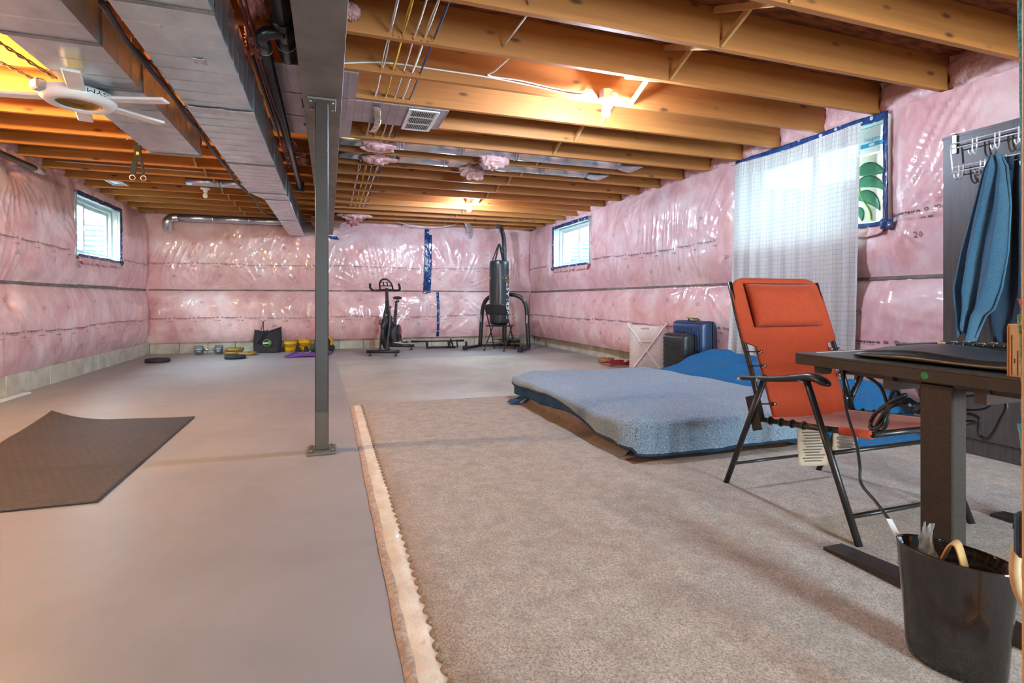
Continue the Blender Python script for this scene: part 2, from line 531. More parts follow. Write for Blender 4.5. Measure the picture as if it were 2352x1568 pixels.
M = {
    'wood': wood_mat('joist_wood', 'B97A3C', 'A0622B'),
    'wood_lamplit': wood_mat('joist_wood_lamplit', 'C8883C', 'AA6626'),  # left joists: the warm lamp's orange light painted into the wood colour
    'strut': wood_mat('bridging_wood', 'D6AE74', 'B98A50', knots=False),
    'osb': mat('osb', '96582E', '5E331A', 14, (0.6, 2.2, 1), 0.8, bump=0.5, bscale=30, detail=6, lo=0.4, hi=0.62),
    'wall': plastic_wall_mat(),
    'batt': mat('fiberglass_batt', 'E6BFBC', 'CF9A97', 9, rough=0.6, bump=0.7, bscale=26, bdist=0.02, coat=0.3, coatr=0.25),
    'batt_raw': mat('fiberglass_raw', 'DDA09A', 'B4706A', 12, rough=0.95, bump=0.9, bscale=40, bdist=0.02, spec=0.1),
    'floor': floor_mat(),
    'block': mat('concrete_ledge', 'D2CDBC', 'A29C8A', 5, rough=0.9, bump=0.5, bscale=24, rnd_off=True, lo=0.3, hi=0.75, detail=6),
    'block_joint': mat('ledge_joint', '857E6E', '6A6354', 9, rough=0.95),
    'seam': mat('seam_wood', '8A7F74', '5F564E', 6, (1, 1, 4), rough=0.7),
    'ink': mat('print_ink', '3A3238', '463C42', 20, rough=0.3),
    'ink_faint': mat('print_ink_faint', '7A6068', '8C7078', 20, rough=0.35),
    'tape': tape_mat(),
    'steel_paint': mat('steel_primer', '79746D', '625D56', 3, rough=0.5, bump=0.1, bscale=30, metal=0.15, rvar=0.2, detail=6),
    'post_paint': mat('post_primer', '3C3026', '32281F', 4, rough=0.42, spec=0.5),
    'galv': mat('galvanized', 'E4E8EC', 'CCD2D8', 7, (1, 0.6, 1), rough=0.30, metal=0.92, rvar=0.16, bump=0.05, bscale=14, detail=5),
    'galv_side': mat('galvanized_side', 'ABADB0', '909295', 6, rough=0.28, metal=0.95, rvar=0.12),
    'panning': mat('panning_sheet', 'BFB3B6', 'AC9EA2', 5, rough=0.36, metal=0.65, rvar=0.12),
    'seal': mat('duct_sealant', 'D9DADB', 'B9BABB', 22, rough=0.25, metal=0.6, bump=0.8, bscale=40),
    'abs': mat('black_abs', '1C1C1F', '131315', 6, rough=0.28, spec=0.6),
    'brown_pipe': mat('brown_pipe', '3F332F', '332A27', 6, rough=0.35),
    'pex_red': mat('red_tube', '7E2A26', '6A211E', 6, rough=0.4),
    'cable_white': mat('white_cable', 'E9E6DE', 'D8D4CA', 10, rough=0.45),
    'cable_yellow': mat('yellow_cable', 'E0B23A', 'C99A2A', 10, rough=0.45),
    'cable_blue': mat('blue_cable', '33497F', '263763', 10, rough=0.45),
    'cable_black': mat('black_cable', '1B1A1B', '242224', 10, rough=0.45),
    'white_plastic': mat('white_plastic', 'EDEDEA', 'E1E1DE', 5, rough=0.35),
    'vinyl': mat('window_vinyl', 'CBD6D4', 'BFCBC9', 4, rough=0.4),
    'vent_dark': mat('vent_dark', '3A3638', '2B282A', 8, rough=0.6),
    'chrome': mat('chrome', 'D8DADC', 'C6C8CA', 6, rough=0.15, metal=1.0),
    'bulb_on': emit_mat('bulb_on', 'CFE2FF', BULB),
    'bulb_warm': emit_mat('bulb_warm', 'FFD390', BULB_WARM),
    'bulb_fill': emit_mat('bulb_fill', 'FFE6C6', BULB_FILL),  # glow of the added fill bulbs
    'bulb_off': mat('bulb_off', 'F2F1EC', 'E6E5E0', 5, rough=0.25),
    'glass': glass_mat('window_glass', 'F1FAFA'),
    'curtain': curtain_mat(),
    'carpet': carpet_mat(),
    'backing': mat('carpet_backing', 'F0E4D0', 'DCCBB0', 9, (1, 1, 1), rough=0.45, bump=0.7, bscale=22, bdist=0.012, coat=0.3),
    'jute': mat('carpet_jute', 'CDB9A8', 'A8917E', 60, rough=0.9, bump=0.6),
    'tuft': mat('carpet_tuft', 'A68F77', '7E6852', 90, rough=0.95, bump=0.8, bscale=150, sheen=0.3),
    'mat': mat_pattern(),
    'fleece': fleece_mat('grey_fleece', '5E6A78', '8FAAC0', 'C8DFEF', 140, 0.3),
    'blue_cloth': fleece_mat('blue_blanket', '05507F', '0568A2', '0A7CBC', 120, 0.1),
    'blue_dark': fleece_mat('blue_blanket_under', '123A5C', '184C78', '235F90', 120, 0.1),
    'binding': mat('blanket_binding', '22384F', '182A3D', 12, rough=0.7),
    'brown_bed': mat('airbed_fabric', '7E6B5C', '6B5A4C', 6, rough=0.55, bump=0.4, bscale=9, bdist=0.02, sheen=0.3),
    'orange': mat('orange_fabric', 'AE3E14', 'A63810', 30, rough=0.8, bump=0.15, bscale=240, bdist=0.003, sheen=0.08),
    'orange_seat': mat('orange_seat', 'DB6A38', 'CB5624', 50, rough=0.7, bump=0.15, bscale=240, bdist=0.003, sheen=0.3),
    'chair_metal': mat('chair_steel', '2B2725', '37322F', 8, rough=0.33, metal=0.4),
    'black_plastic': mat('black_plastic', '232324', '1A1A1B', 10, rough=0.35),
    'label_paper': mat('paper_label', 'BDA288', 'AD927A', 8, rough=0.8),
    'desk_top': mat('desk_top', '34383A', '2B2F31', 90, rough=0.38, bump=0.1, bscale=200, bdist=0.002),
    'desk_edge': mat('desk_edge', '2A2624', '211E1C', 12, rough=0.45),
    'desk_steel': mat('desk_steel', '3A332E', '302A26', 90, rough=0.42, metal=0.2),
    'leather': mat('black_leather', '1E2224', '15181A', 30, rough=0.34, bump=0.25, bscale=120, bdist=0.003),
    'gloss_black': mat('gloss_black', '201B1A', '1A1615', 4, rough=0.10, coat=0.6, coatr=0.05),
    'wrap': film_mat('clear_wrap', 'CFD8DC', 0.34),
    'card': mat('kraft_card', 'C49A60', 'AD8149', 12, rough=0.75),
    'card_edge': mat('card_edge', 'D9B983', 'C9A46A', 12, rough=0.8),
    'wardrobe': mat('dark_laminate', '3B3836', '4A4541', 8, (8, 8, 0.5), rough=0.42, bump=0.05),
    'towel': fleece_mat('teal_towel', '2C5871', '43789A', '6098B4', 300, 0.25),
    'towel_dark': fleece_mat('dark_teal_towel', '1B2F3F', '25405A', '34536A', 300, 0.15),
    'hook_white': mat('hook_wire', 'E2E4E6', 'CFD2D6', 8, rough=0.25, metal=0.3),
    'gym_grey': mat('gym_grey', '3A3B3D', '2D2E30', 10, rough=0.4, metal=0.2),
    'gym_black': mat('gym_black', '1D1D1E', '262627', 10, rough=0.36),
    'rubber': mat('black_rubber', '222124', '2C2A2E', 20, rough=0.7),
    'gold': mat('gold_plate', 'A98A45', '8E7136', 14, rough=0.45, metal=0.3, bump=0.2, bscale=60),
    'hex_steel': mat('hex_steel', '7E8A8D', '66706F', 14, rough=0.4, metal=0.4),
    'red': mat('red_plastic', 'C3201C', 'A81A17', 10, rough=0.35),
    'red_cord': mat('red_cord', 'B3202A', '8E1720', 30, rough=0.4),
    'yellow': mat('yellow_plastic', 'E3B312', 'D19F0C', 10, rough=0.45),
    'green': mat('green_vinyl', '1F5A3F', '174733', 10, rough=0.4),
    'purple': mat('purple_foam', '7A4F9E', '6A428C', 30, rough=0.8, bump=0.2, bscale=80),
    'bag_cloth': mat('black_cloth', '2A2B2E', '1F2023', 30, rough=0.85, bump=0.3, bscale=60),
    'bag_vinyl': mat('bag_vinyl', '1E2325', '252B2D', 8, rough=0.30, bump=0.3, bscale=10, bdist=0.01),
    'print_white': mat('print_white', 'E6E8E8', 'DADCDC', 12, rough=0.4),
    'print_yellow': mat('print_yellow', 'E4B51E', 'D6A616', 12, rough=0.4),
    'print_green': mat('print_green', '6FA52E', '588A22', 30, rough=0.5),
    'print_blue': mat('print_blue', '1E9FD0', '1A93C2', 12, rough=0.4),
    'black_case': mat('black_case', '2A2B2C', '232425', 8, rough=0.36),
    'navy_case': mat('navy_case', '27406B', '1F355A', 8, rough=0.34),
    'hamper_frame': mat('hamper_frame', 'EFE9E1', 'E3DCD3', 8, rough=0.35),
    'hamper_cloth': film_mat('hamper_cloth', 'E9DCD8', 0.62),
    'canvas': mat('cream_canvas', 'F0EBD6', 'E8E2CA', 12, rough=0.8),
    'leaf': mat('leaf_green', '1F7A4C', '14613A', 14, rough=0.35),
    'leaf_vein': mat('leaf_vein', '8FBF3E', '7FB030', 14, rough=0.5),
    'house': mat('house_siding', 'B5A68E', 'A09078', 2, (0.3, 0.3, 9), rough=0.8),
    'house_white': mat('white_siding', 'AEB6B8', '98A2A6', 2, (0.3, 0.3, 9), rough=0.7),
    'well': mat('well_steel', '8E9AA2', '75828A', 3, rough=0.45, metal=0.2),
    'soil': mat('gravel', '9A948A', '76716A', 40, rough=0.95, bump=0.6),
    'box_cream': mat('box_cream', 'DDBE93', 'D0AF82', 12, rough=0.6),
    'box_orange': mat('box_orange', 'DE7A2A', 'CF6B1E', 12, rough=0.6),
    'text_dark': mat('text_dark', '4A3A34', '5A4840', 12, rough=0.6),
    'beach_teal': fleece_mat('beach_teal', '0F7F94', '18A3BC', '4CC4D6', 150),
    'beach_red': fleece_mat('beach_red', 'B02A26', 'D8413A', 'EE7A62', 150),
    'beach_green': fleece_mat('beach_green', '3F5F33', '6E8A4C', 'B8B070', 60),
    'denim': mat('denim', '33465C', '28384B', 60, rough=0.85),
    'pine': wood_mat('pine_post', 'D2A56E', 'BF8E56', knots=False),
    'hose': mat('tan_hose', 'C2A67E', 'B09268', 12, rough=0.5),
    'shoe': mat('dark_shoe', '2A2528', '1F1B1E', 30, rough=0.8),
}

# ------------------------------------------------------------------ the setting: floor, walls, windows, ceiling
XL, XR, YB = -2.94, 4.06, 10.62          # planes the insulation is strapped to
Z_SEAM, Z_LOW, Z_TOP = 1.10, 0.185, 2.375
JZ, JD, JT = 2.385, 0.235, 0.038          # joist underside, depth, thickness
YJ = [2.061 + 0.4877 * k for k in range(-11, 18)]     # joist centre lines, right bay
YJL = [5.18 + 0.513 * k for k in range(-16, 11)]      # joist centre lines, left bay

fl = MB().box((0.65, 3.65, -0.06), (7.9, 14.6, 0.12)).build('floor', M['floor'], structure=True)

class WallSurf:
    """strapped, plastic-covered insulation: a height field over (u, z), pushed into the room"""
    def __init__(self, side, u0, u1, du, holes, stars, streaks, seed):
        self.side, self.u0, self.u1, self.du, self.holes, self.seed = side, u0, u1, du, holes, seed
        self.nu = int(round((u1 - u0) / du)); self.nv = int(round((Z_TOP - Z_LOW) / 0.02))
        u = np.linspace(u0, u1, self.nu + 1); z = np.linspace(Z_LOW, Z_TOP, self.nv + 1)
        U, Z = np.meshgrid(u, z)
        def roll(a, b):
            t = np.clip((Z - a) / (b - a), 0, 1)
            return np.where((Z >= a) & (Z <= b), 1 - np.abs(2 * t - 1) ** 3.2, 0)
        h = 0.085 * roll(Z_LOW - 0.01, Z_SEAM - 0.018) + 0.075 * roll(Z_SEAM + 0.018, Z_TOP + 0.05)
        h += 0.030 * fbm(U * 1.3, Z * 1.6, seed) + 0.012 * fbm(U * 4, Z * 3, seed + 3)
        env = np.clip(np.abs(Z - Z_SEAM) / 0.10, 0.1, 1)
        # fine slanting creases in the film
        for k, (dx, dz, amp, frq) in enumerate(((1.0, 0.35, 0.006, 7), (1.0, -0.5, 0.006, 6), (1.0, 0.1, 0.005, 11))):
            w = vnoise((U * dx + Z * dz) * frq + 1.5 * vnoise(U * 2, Z * 2, seed + k), Z * 1.1 - U * .4, seed + 31 + k)
            ridge = np.clip(1 - np.abs(w) * 9, 0, 1)
            m = np.clip(fbm(U * 0.9, Z * 1.3, seed + 60 + k) * 3 + 0.25, 0, 1)
            h += amp * ridge * m * env
        for (su, sz, Rr, A, n) in stars:
            dx, dz = U - su, Z - sz
            r = np.hypot(dx, dz); th = np.arctan2(dz, dx)
            wob = vnoise(th * 2.3 + su * 5, r * .9, seed + 5) * 3.4
            fold = np.abs(np.sin(th * n / 2 + wob + su * 3))
            fold = (1 - fold) ** 3.0 * np.clip(vnoise(th * 2.1 + sz, r * 2.2 + su, seed + 71) * 2.4 + .55, 0, 1)
            h += .75 * A * fold * np.exp(-(r / Rr) ** 1.4) * np.clip(r / 0.07, 0, 1) * (0.5 + 0.9 * np.clip(vnoise(th * 2.3, r * 0 + su * 9, seed + 8) + .5, 0, 1))
            h -= 0.05 * np.exp(-(r / 0.09) ** 2) * np.clip(h / 0.05, 0, 1)
        for (su, sz, ang, wid, leng, A, frq) in streaks:
            ca, sa = math.cos(ang), math.sin(ang)
            a = (U - su) * ca + (Z - sz) * sa; b_ = -(U - su) * sa + (Z - sz) * ca
            w = np.abs(np.sin(b_ * frq * .8 + 2.6 * vnoise(a * 1.1, b_ * 5, seed + 2) + 1.2 * a))
            w = np.clip(w + .9 * np.clip(vnoise(a * 2.2 + 7, b_ * frq * .25, seed + 41) - .05, 0, 1), 0, 1)
            h += 1.1 * A * (1 - w) ** 3.2 * np.exp(-(a / leng) ** 2 - (b_ / wid) ** 2)
        d = np.minimum(U - u0, u1 - U)
        h *= 1 - 0.9 * np.exp(-np.clip(d, 0, 9) / 0.08)
        for (a, b, c, e) in holes:
            dx = np.maximum(np.maximum(a - U, U - b), 0); dz = np.maximum(np.maximum(c - Z, Z - e), 0)
            r = np.hypot(dx, dz)
            k = np.exp(-(r / 0.11) ** 2)
            h = h * (1 - k) - 0.02 * k + 0.012 * k * np.clip(vnoise(U * 14, Z * 14, seed + 12) * 2, 0, 1)
        self.h, self.u, self.z = h, u, z
    def height(self, u, z):
        i = min(max((u - self.u0) / self.du, 0), self.nu - 1e-6); j = min(max((z - Z_LOW) / (Z_TOP - Z_LOW) * self.nv, 0), self.nv - 1e-6)
        a, b = int(i), int(j); fx, fz = i - a, j - b
        H = self.h
        return (H[b, a] * (1 - fx) + H[b, a + 1] * fx) * (1 - fz) + (H[b + 1, a] * (1 - fx) + H[b + 1, a + 1] * fx) * fz
    def place(self, u, z, h):
        if self.side == 'L': return (XL + h, u, z)
        if self.side == 'R': return (XR - h, u, z)
        return (u, YB - h, z)
    def on(self, u, z, off=0.0):
        return Vector(self.place(u, z, float(self.height(u, z)) + off))
    def mesh(self, name):
        mb = MB()
        def inhole(u, z):
            return any(a < u < b and c < z < e for a, b, c, e in self.holes)
        W = self.nu + 1
        mb.v = [Vector(self.place(self.u[i], self.z[j], self.h[j, i])) for j in range(self.nv + 1) for i in range(W)]
        for j in range(self.nv):
            for i in range(self.nu):
                if inhole((self.u[i] + self.u[i + 1]) / 2, (self.z[j] + self.z[j + 1]) / 2): continue
                q = [j * W + i, j * W + i + 1, (j + 1) * W + i + 1, (j + 1) * W + i]
                mb.f.append(q if self.side != 'L' else q[::-1])
        mb.s = [True] * len(mb.f)
        return mb.build(name, M['wall'], structure=True)

W1 = (7.93, 9.35, 1.49, 2.235)      # left wall window: y0, y1, z0, z1
W2 = (7.89, 9.33, 1.54, 2.27)       # far window, right wall
W3 = (2.945, 4.49, 1.53, 2.335)     # near window, right wall
def uR(px, py): return atX(px, py, 4.0).y
def uB(px, py): return atY(px, py, 10.55).x
def uL(px, py): return atX(px, py, -2.883).y

starsR = [(uR(1609, 652), Z_SEAM, .5, .030, 26), (uR(1417, 652), Z_SEAM, .5, .026, 22), (uR(1310, 662), Z_SEAM, .5, .024, 18), (2.35, Z_SEAM, .4, .02, 18),
          (W3[0], W3[2], .55, .045, 22), (W3[1], W3[2], .5, .035, 22), (W2[0], W2[2], .45, .03, 22), (W2[1], W2[2], .35, .03, 20), (5.2, 0.2, .5, .02, 18), (7.4, 0.2, .5, .02, 18), (6.1, Z_TOP, .5, .02, 20)]
streR = [(2.55, 1.95, R(118), .28, .55, .030, 46), (5.5, 1.72, R(95), .55, .35, .028, 34), (4.75, 1.95, R(120), .20, .35, .024, 44), (5.2, 1.0, R(100), .3, .12, .02, 40), (2.5, .85, R(10), .16, .5, .015, 40)]
starsB = [(uB(600, 668), Z_SEAM, .55, .034, 20), (uB(700, 668), Z_SEAM, .5, .03, 20), (uB(840, 668), Z_SEAM, .55, .034, 24), (uB(975, 690), Z_SEAM, .6, .036, 28), (uB(1055, 668), Z_SEAM, .75, .045, 30), (uB(460, 668), Z_SEAM, .5, .028, 24),
          (uB(580, 508), Z_TOP - .02, .35, .024, 22), (uB(645, 515), Z_TOP - .02, .7, .034, 20), (uB(665, 545), 2.12, .45, .034, 18), (uB(775, 545), 2.1, .5, .034, 20), (1.0, .2, .4, .02, 18), (2.0, .2, .5, .03, 20)]
streB = [(uB(430, 585), 1.62, R(70), .5, .28, .022, 40), (uB(1085, 600), 1.75, R(70), .3, .5, .026, 34), (uB(850, 600), 1.7, R(105), .35, .45, .022, 40), (uB(1185, 600), 1.7, R(88), .15, .4, .02, 60)]
starsL = [(uL(30, 395), 2.2, .6, .03, 24), (W1[0], W1[2], .5, .045, 24), (W1[1], W1[2], .3, .03, 22), (8.6, W1[2], .25, .03, 22), (7.4, Z_SEAM, .4, .015, 18), (6.4, .9, .5, .014, 18), (9.4, .4, .5, .022, 16)]
streL = [(6.35, 1.35, R(75), .2, .25, .02, 50), (9.4, .75, R(50), .25, .35, .012, 40)]
SR = WallSurf('R', 1.6, 10.62, .02, [W3, W2], starsR, streR, 11)
SL = WallSurf('L', 5.4, 10.62, .02, [W1], starsL, streL, 23)
SB = WallSurf('B', -2.94, 4.06, .02, [], starsB, streB, 37)
wall_R = SR.mesh('wall_right'); wall_L = SL.mesh('wall_left'); wall_B = SB.mesh('wall_back')

# plain continuation of the room behind the camera
wn = MB().box((XL - .01, .95, 1.28), (.04, 8.9, 2.2)).build('wall_left', M['wall'], structure=True)
wn2 = MB().box((XR + .01, -.95, 1.28), (.04, 5.1, 2.2)).build('wall_right', M['wall'], structure=True)
wr = MB()
wr.box((-.825, -3.52, 1.3), (4.55, .06, 2.64)); wr.box((3.425, -3.52, 1.3), (1.75, .06, 2.64)); wr.box((2.0, -3.52, 2.39), (1.1, .06, .46)); wr.box((2.0, -3.52, .06), (1.1, .06, .12))
wr.build('wall_rear', M['wall'], structure=True)
dr = MB()
for x in (1.485, 2.515): dr.box((x, -3.5, 1.14), (.07, .08, 2.04), bev=.006)
for z in (.14, 2.13): dr.box((2.0, -3.5, z), (1.04, .08, .07), bev=.006)
door = dr.build('door_1', M['vinyl'], structure=True)  # unseen door, sited to send daylight fill onto the right joists
MB().box((2.0, -3.5, 1.14), (.96, .012, 1.92)).build('pane', M['glass'], door)

# outer concrete with the window openings, closed to the sky
def shell(side, u0, u1, holes, parent, x0, x1):
    mb = MB()
    def slab(a, b, c, e):
        if b - a > 1e-3 and e - c > 1e-3:
            p = ((x0 + x1) / 2, (a + b) / 2, (c + e) / 2); s = (abs(x1 - x0), b - a, e - c)
            if side == 'B': p = ((a + b) / 2, (x0 + x1) / 2, (c + e) / 2); s = (b - a, abs(x1 - x0), e - c)
            mb.box(p, s)
    cur = u0
    for (a, b, c, e) in sorted(holes):
        slab(cur, a, 0, 2.7); slab(a, b, 0, c); slab(a, b, e, 2.7); cur = b
    slab(cur, u1, 0, 2.7)
    return mb.build('concrete_wall', M['block'], parent)
shell('L', -3.6, 10.95, [W1], wall_L, -3.12, -3.02)
shell('R', -3.6, 10.95, [W3, W2], wall_R, 4.20, 4.40)
shell('B', -3.22, 4.4, [], wall_B, 10.69, 10.89)

# low concrete ledge: single blocks with recessed joints
def ledge(side, wall, u0, u1, x_face, step):
    n = int((u1 - u0) / step)
    meshes = [MB().box((0, 0, 0), ((step - .008, .05, .205 + .004 * k) if side == 'B' else (.05, step - .008, .205 + .004 * k)), bev=.004) for k in range(3)]
    data = None; datas = []
    for k in range(n):
        if k < 3:
            o = meshes[k].build('concrete_block', M['block'], wall); datas.append(o.data)
        else:
            o = bpy.data.objects.new('concrete_block', datas[k % 3]); COL.objects.link(o); o.parent = wall
        u = u0 + (k + .5) * step; j = rnd.uniform(-.003, .003)
        s = 1 if side == 'L' else -1
        o.location = (x_face + j - s * .025, u, .10) if side != 'B' else (u, x_face + j + .025, .10)
    mb = MB()
    if side == 'B': mb.box(((u0 + u1) / 2, x_face + .035, .10), (u1 - u0, .05, .2))
    else: mb.box((x_face - (1 if side == 'L' else -1) * .035, (u0 + u1) / 2, .10), (.05, u1 - u0, .2))
    mb.build('ledge_joint', M['block_joint'], wall)
ledge('L', wall_L, 5.5, 10.66, -2.90, .43)
ledge('R', wall_R, 1.8, 10.66, 4.165, .443)
ledge('B', wall_B, -2.9, 4.16, 10.655, .441)

# dark wood strap along the seam between the two rolls
def strap(S, wall, a, b, n):
    L = (b - a) / n
    for k in range(n):
        u0, u1 = a + k * L, a + (k + 1) * L - .004
        mb = MB()
        hgt = .034 if S.side == 'L' else .026
        mb.box(S.place((u0 + u1) / 2, Z_SEAM + rnd.uniform(-.003, .003), .006), (.02, u1 - u0, hgt) if S.side != 'B' else (u1 - u0, .02, hgt), bev=.003)
        mb.build('seam_strap', M['seam'], wall)
strap(SL, wall_L, 5.42, 10.58, 4); strap(SR, wall_R, 1.62, 10.58, 5); strap(SB, wall_B, -2.9, 4.02, 5)

# lettering printed on the film
def print_row(S, wall, z0, a, b, dirn, period=.365):
    main, sub, code = MB(), MB(), MB()
    def put(mb, s, size, du, dz):
        vs, fs, w = text_geo(s, size)
        pts = []
        for x, y in vs:
            u = u_base + dirn * (du + x)
            pts.append(S.on(min(max(u, S.u0 + .01), S.u1 - .01), z + dz + y, .0045))
        mb.add(pts, fs if S.side != 'L' else fs)
    def ring(mb, du, dz, r):
        for (ra, rb, n) in ((r, r * .62, 8),):
            pts = []
            for k in range(n):
                t = 2 * math.pi * k / n
                for q in (ra, rb):
                    pts.append(S.on(u_base + dirn * (du + q * .8 * math.cos(t)), z + dz + q * math.sin(t), .0045))
            mb.add(pts, [[2 * k, 2 * ((k + 1) % n), 2 * ((k + 1) % n) + 1, 2 * k + 1] for k in range(n)])
        for sgn in (-1, 1):
            pts = [S.on(u_base + dirn * (du + sgn * r * q), z + dz + e, .0045) for q, e in ((1.15, r * .7), (1.35, r * .7), (1.2, 0), (1.35, -r * .7), (1.15, -r * .7), (1.0, 0))]
            mb.add(pts, [[0, 1, 2, 5], [5, 2, 3, 4]])
    n = int(abs(b - a) / period)
    for k in range(n):
        u_base = a + dirn * k * period
        z = z0 + .012 * math.sin(k * .9) + .006 * rnd.uniform(-1, 1)
        lo, hi = sorted((u_base, u_base + dirn * period))
        if lo < S.u0 + .03 or hi > S.u1 - .03: continue
        if any(lo < h[1] + .02 and hi > h[0] - .02 and h[2] - .02 < z < h[3] for h in S.holes): continue
        ring(main, .018, .012, .014)
        put(main, 'polytarp-super six', .0295, .045, 0)
        ring(main, .305, .012, .014)
        put(sub, 'MADE CONFORMS 51.34-M86', .0115, .075, -.017)
        put(code, '171145', .0145, .255, -.05); put(code, 'AB5', .021, .315, -.052)
    for mb, nm in ((main, 'printed_lettering'), (sub, 'printed_small_lettering'), (code, 'printed_code')):
        mb.build(nm, M['ink'], wall, stuff=True)
print_row(SL, wall_L, 1.515, 5.45, 10.6, 1); print_row(SL, wall_L, .60, 5.5, 10.6, 1)
print_row(SR, wall_R, 1.555, 10.58, 1.65, -1); print_row(SR, wall_R, .61, 10.5, 1.65, -1)
print_row(SB, wall_B, 1.55, -2.9, 4.05, 1); print_row(SB, wall_B, .60, -2.88, 4.05, 1)

def print_numbers(S, wall, dirn):
    mb = MB()
    for zrow, off in ((1.86, .1), (1.36, .45), (.86, .2), (.43, .6)):
        u = S.u0 + off
        while u < S.u1 - .2:
            uu, zz = u + rnd.uniform(-.08, .08), zrow + rnd.uniform(-.05, .05)
            if not any(h[0] - .12 < uu < h[1] + .12 and h[2] - .12 < zz < h[3] + .12 for h in S.holes) and uu > S.u0 + .1:
                vs, fs, w = text_geo('20', .065)
                flip = zrow in (1.36, .43) and rnd.random() < .3
                mb.add([S.on(min(max(uu + dirn * ((-x if flip else x)), S.u0 + .01), S.u1 - .01), zz + (-y if flip else y), .005) for x, y in vs], fs)
            u += .66
    mb.build('printed_numbers', M['ink_faint'], wall, stuff=True)
print_numbers(SL, wall_L, 1); print_numbers(SR, wall_R, -1); print_numbers(SB, wall_B, 1)

# blue tape on the back wall
def tape_patch(S, wall, us, zs, w, label=None, name='tape_strip'):
    """tape strip along z (us const) as a thin wavy ribbon"""
    mb = MB()
    n = max(6, int(abs(zs[1] - zs[0]) / .02))
    def fn(s, t):
        z = zs[0] + (zs[1] - zs[0]) * t
        u = us[0] + (us[1] - us[0]) * t + (s - .5) * w * (1 + .15 * nz(t * 14, us[0] * 7, 3)) + .006 * nz(t * 8, us[0] * 3, 9)
        return S.on(u, z, .010 + .004 * nz(s * 5, t * 30, 2))
    mb.grid(fn, 5, n)
    mb.build(name, M['tape'], wall, solid=.002, label=label)
tape_patch(SB, wall_B, (uB(981, 525), uB(977, 675)), (2.33, 1.05), .085, 'wide blue spotted tape strip, upper half')
tape_patch(SB, wall_B, (uB(988, 545), uB(986, 675)), (2.22, 1.07), .07)
tape_patch(SB, wall_B, (uB(1006, 668), uB(1006, 770)), (1.10, .20), .052, 'narrow blue spotted tape strip near the floor')
tape_patch(SB, wall_B, (uB(764, 545), uB(770, 547)), (2.125, 2.06), .15, 'blue tape patch under the beam end')

# windows
def window(n, side, rect, parent_wall, mull, label):
    a, b, c, e = rect
    if side == 'L': xf, s = -3.06, 1
    else: xf, s = 4.20, -1
    ym, zm = (a + b) / 2, (c + e) / 2
    fr = MB(); t = .05
    fr.box((xf, a + t / 2, zm), (.09, t, e - c), bev=.005); fr.box((xf, b - t / 2, zm), (.09, t, e - c), bev=.005)
    fr.box((xf, ym, c + t / 2), (.09, b - a - 2 * t, t), bev=.005); fr.box((xf, ym, e - t / 2), (.09, b - a - 2 * t, t), bev=.005)
    win = fr.build('window_%d' % n, M['vinyl'], structure=True)
    # reveal lining between frame and insulation
    xi = XL + .02 if side == 'L' else XR - .02
    d = abs(xi - xf); xc = (xi + xf) / 2
    rv = MB()
    rv.box((xc, a - .01, zm), (d, .02, e - c + .04)); rv.box((xc, b + .01, zm), (d, .02, e - c + .04))
    rv.box((xc, ym, c - .01), (d, b - a, .02)); rv.box((xc, ym, e + .01), (d, b - a, .02))
    rv.build('reveal', M['vinyl'], win)
    y0, y1 = a + t, b - t
    for (p, q, dx) in ((y0, mull + .02, .012), (mull - .02, y1, -.012)):
        sh = MB(); w = .042
        for yy in (p + w / 2, q - w / 2): sh.box((xf + s * dx, yy, zm), (.03, w, e - c - 2 * t), bev=.004)
        for zz in (c + t + w / 2, e - t - w / 2): sh.box((xf + s * dx, (p + q) / 2, zz), (.03, q - p - 2 * w, w), bev=.004)
        so = sh.build('sash', M['vinyl'], win)
        MB().box((xf + s * dx, (p + q) / 2, zm), (.006, q - p - 2 * w, e - c - 2 * t - 2 * w)).build('pane', M['glass'], so)
    MB().box((xf + s * .034, mull, zm), (.016, .018, .075), bev=.005).build('latch', M['hook_white'], win)
    # tape round the opening
    def strip(p, q, w, axis, z_or_y):
        mb = MB(); nn = int(abs(q - p) / .03)
        def fn(si, ti):
            v = p + (q - p) * ti; off = (si - .5) * w
            x = xi + s * (.012 + .010 * nz(si * 4, ti * 40, n) + .004)
            return (x, v, z_or_y + off + .008 * nz(ti * 20, 1, n)) if axis == 'y' else (x, z_or_y + off + .008 * nz(ti * 20, 5, n), v)
        mb.grid(fn, 4, nn)
        mb.build('tape_strip', M['tape'], win, solid=.002)
    strip(a - .03, b + .03, .06, 'y', e + .012)
    strip(c - .03, e + .03, .06, 'z', (b if True else a) + .012)
    strip(a, b, .035, 'y', c - .008)
    if n == 3: strip(c - .03, e + .03, .035, 'z', a - .008)
    # corner knot of tape at the bottom
    kb = MB()
    yk = (b + .02) if n != 3 else (a - .02)
    kb.grid(lambda si, ti: (xi + s * (.02 + .03 * nz(si * 5, ti * 5, 4)), yk + (si - .5) * .10, c - .02 + (ti - .5) * .08 + .03 * nz(si * 6, ti * 4, 7)), 8, 8)
    kb.build('tape_knot', M['tape'], win, solid=.002)
    # crumpled film pulled over the sill
    fm = MB()
    fm.grid(lambda si, ti: (xi + s * (.005 + .025 * ti + .022 * nz(si * 26, ti * 2, 8 + n)), a + (b - a) * si, c - .005 - .09 * ti * (1 + .5 * nz(si * 30, 3, n))), 70, 4)
    fm.build('film_flap', M['batt'], win, solid=.001)
    win['label'] = label
    return win
win1 = window(1, 'L', W1, wall_L, 8.44, 'white sliding basement window in the left wall')
win2 = window(2, 'R', W2, wall_R, 8.52, 'white sliding basement window at the far end of the right wall')
win3 = window(3, 'R', W3, wall_R, 3.70, 'white basement window behind the checked curtain')

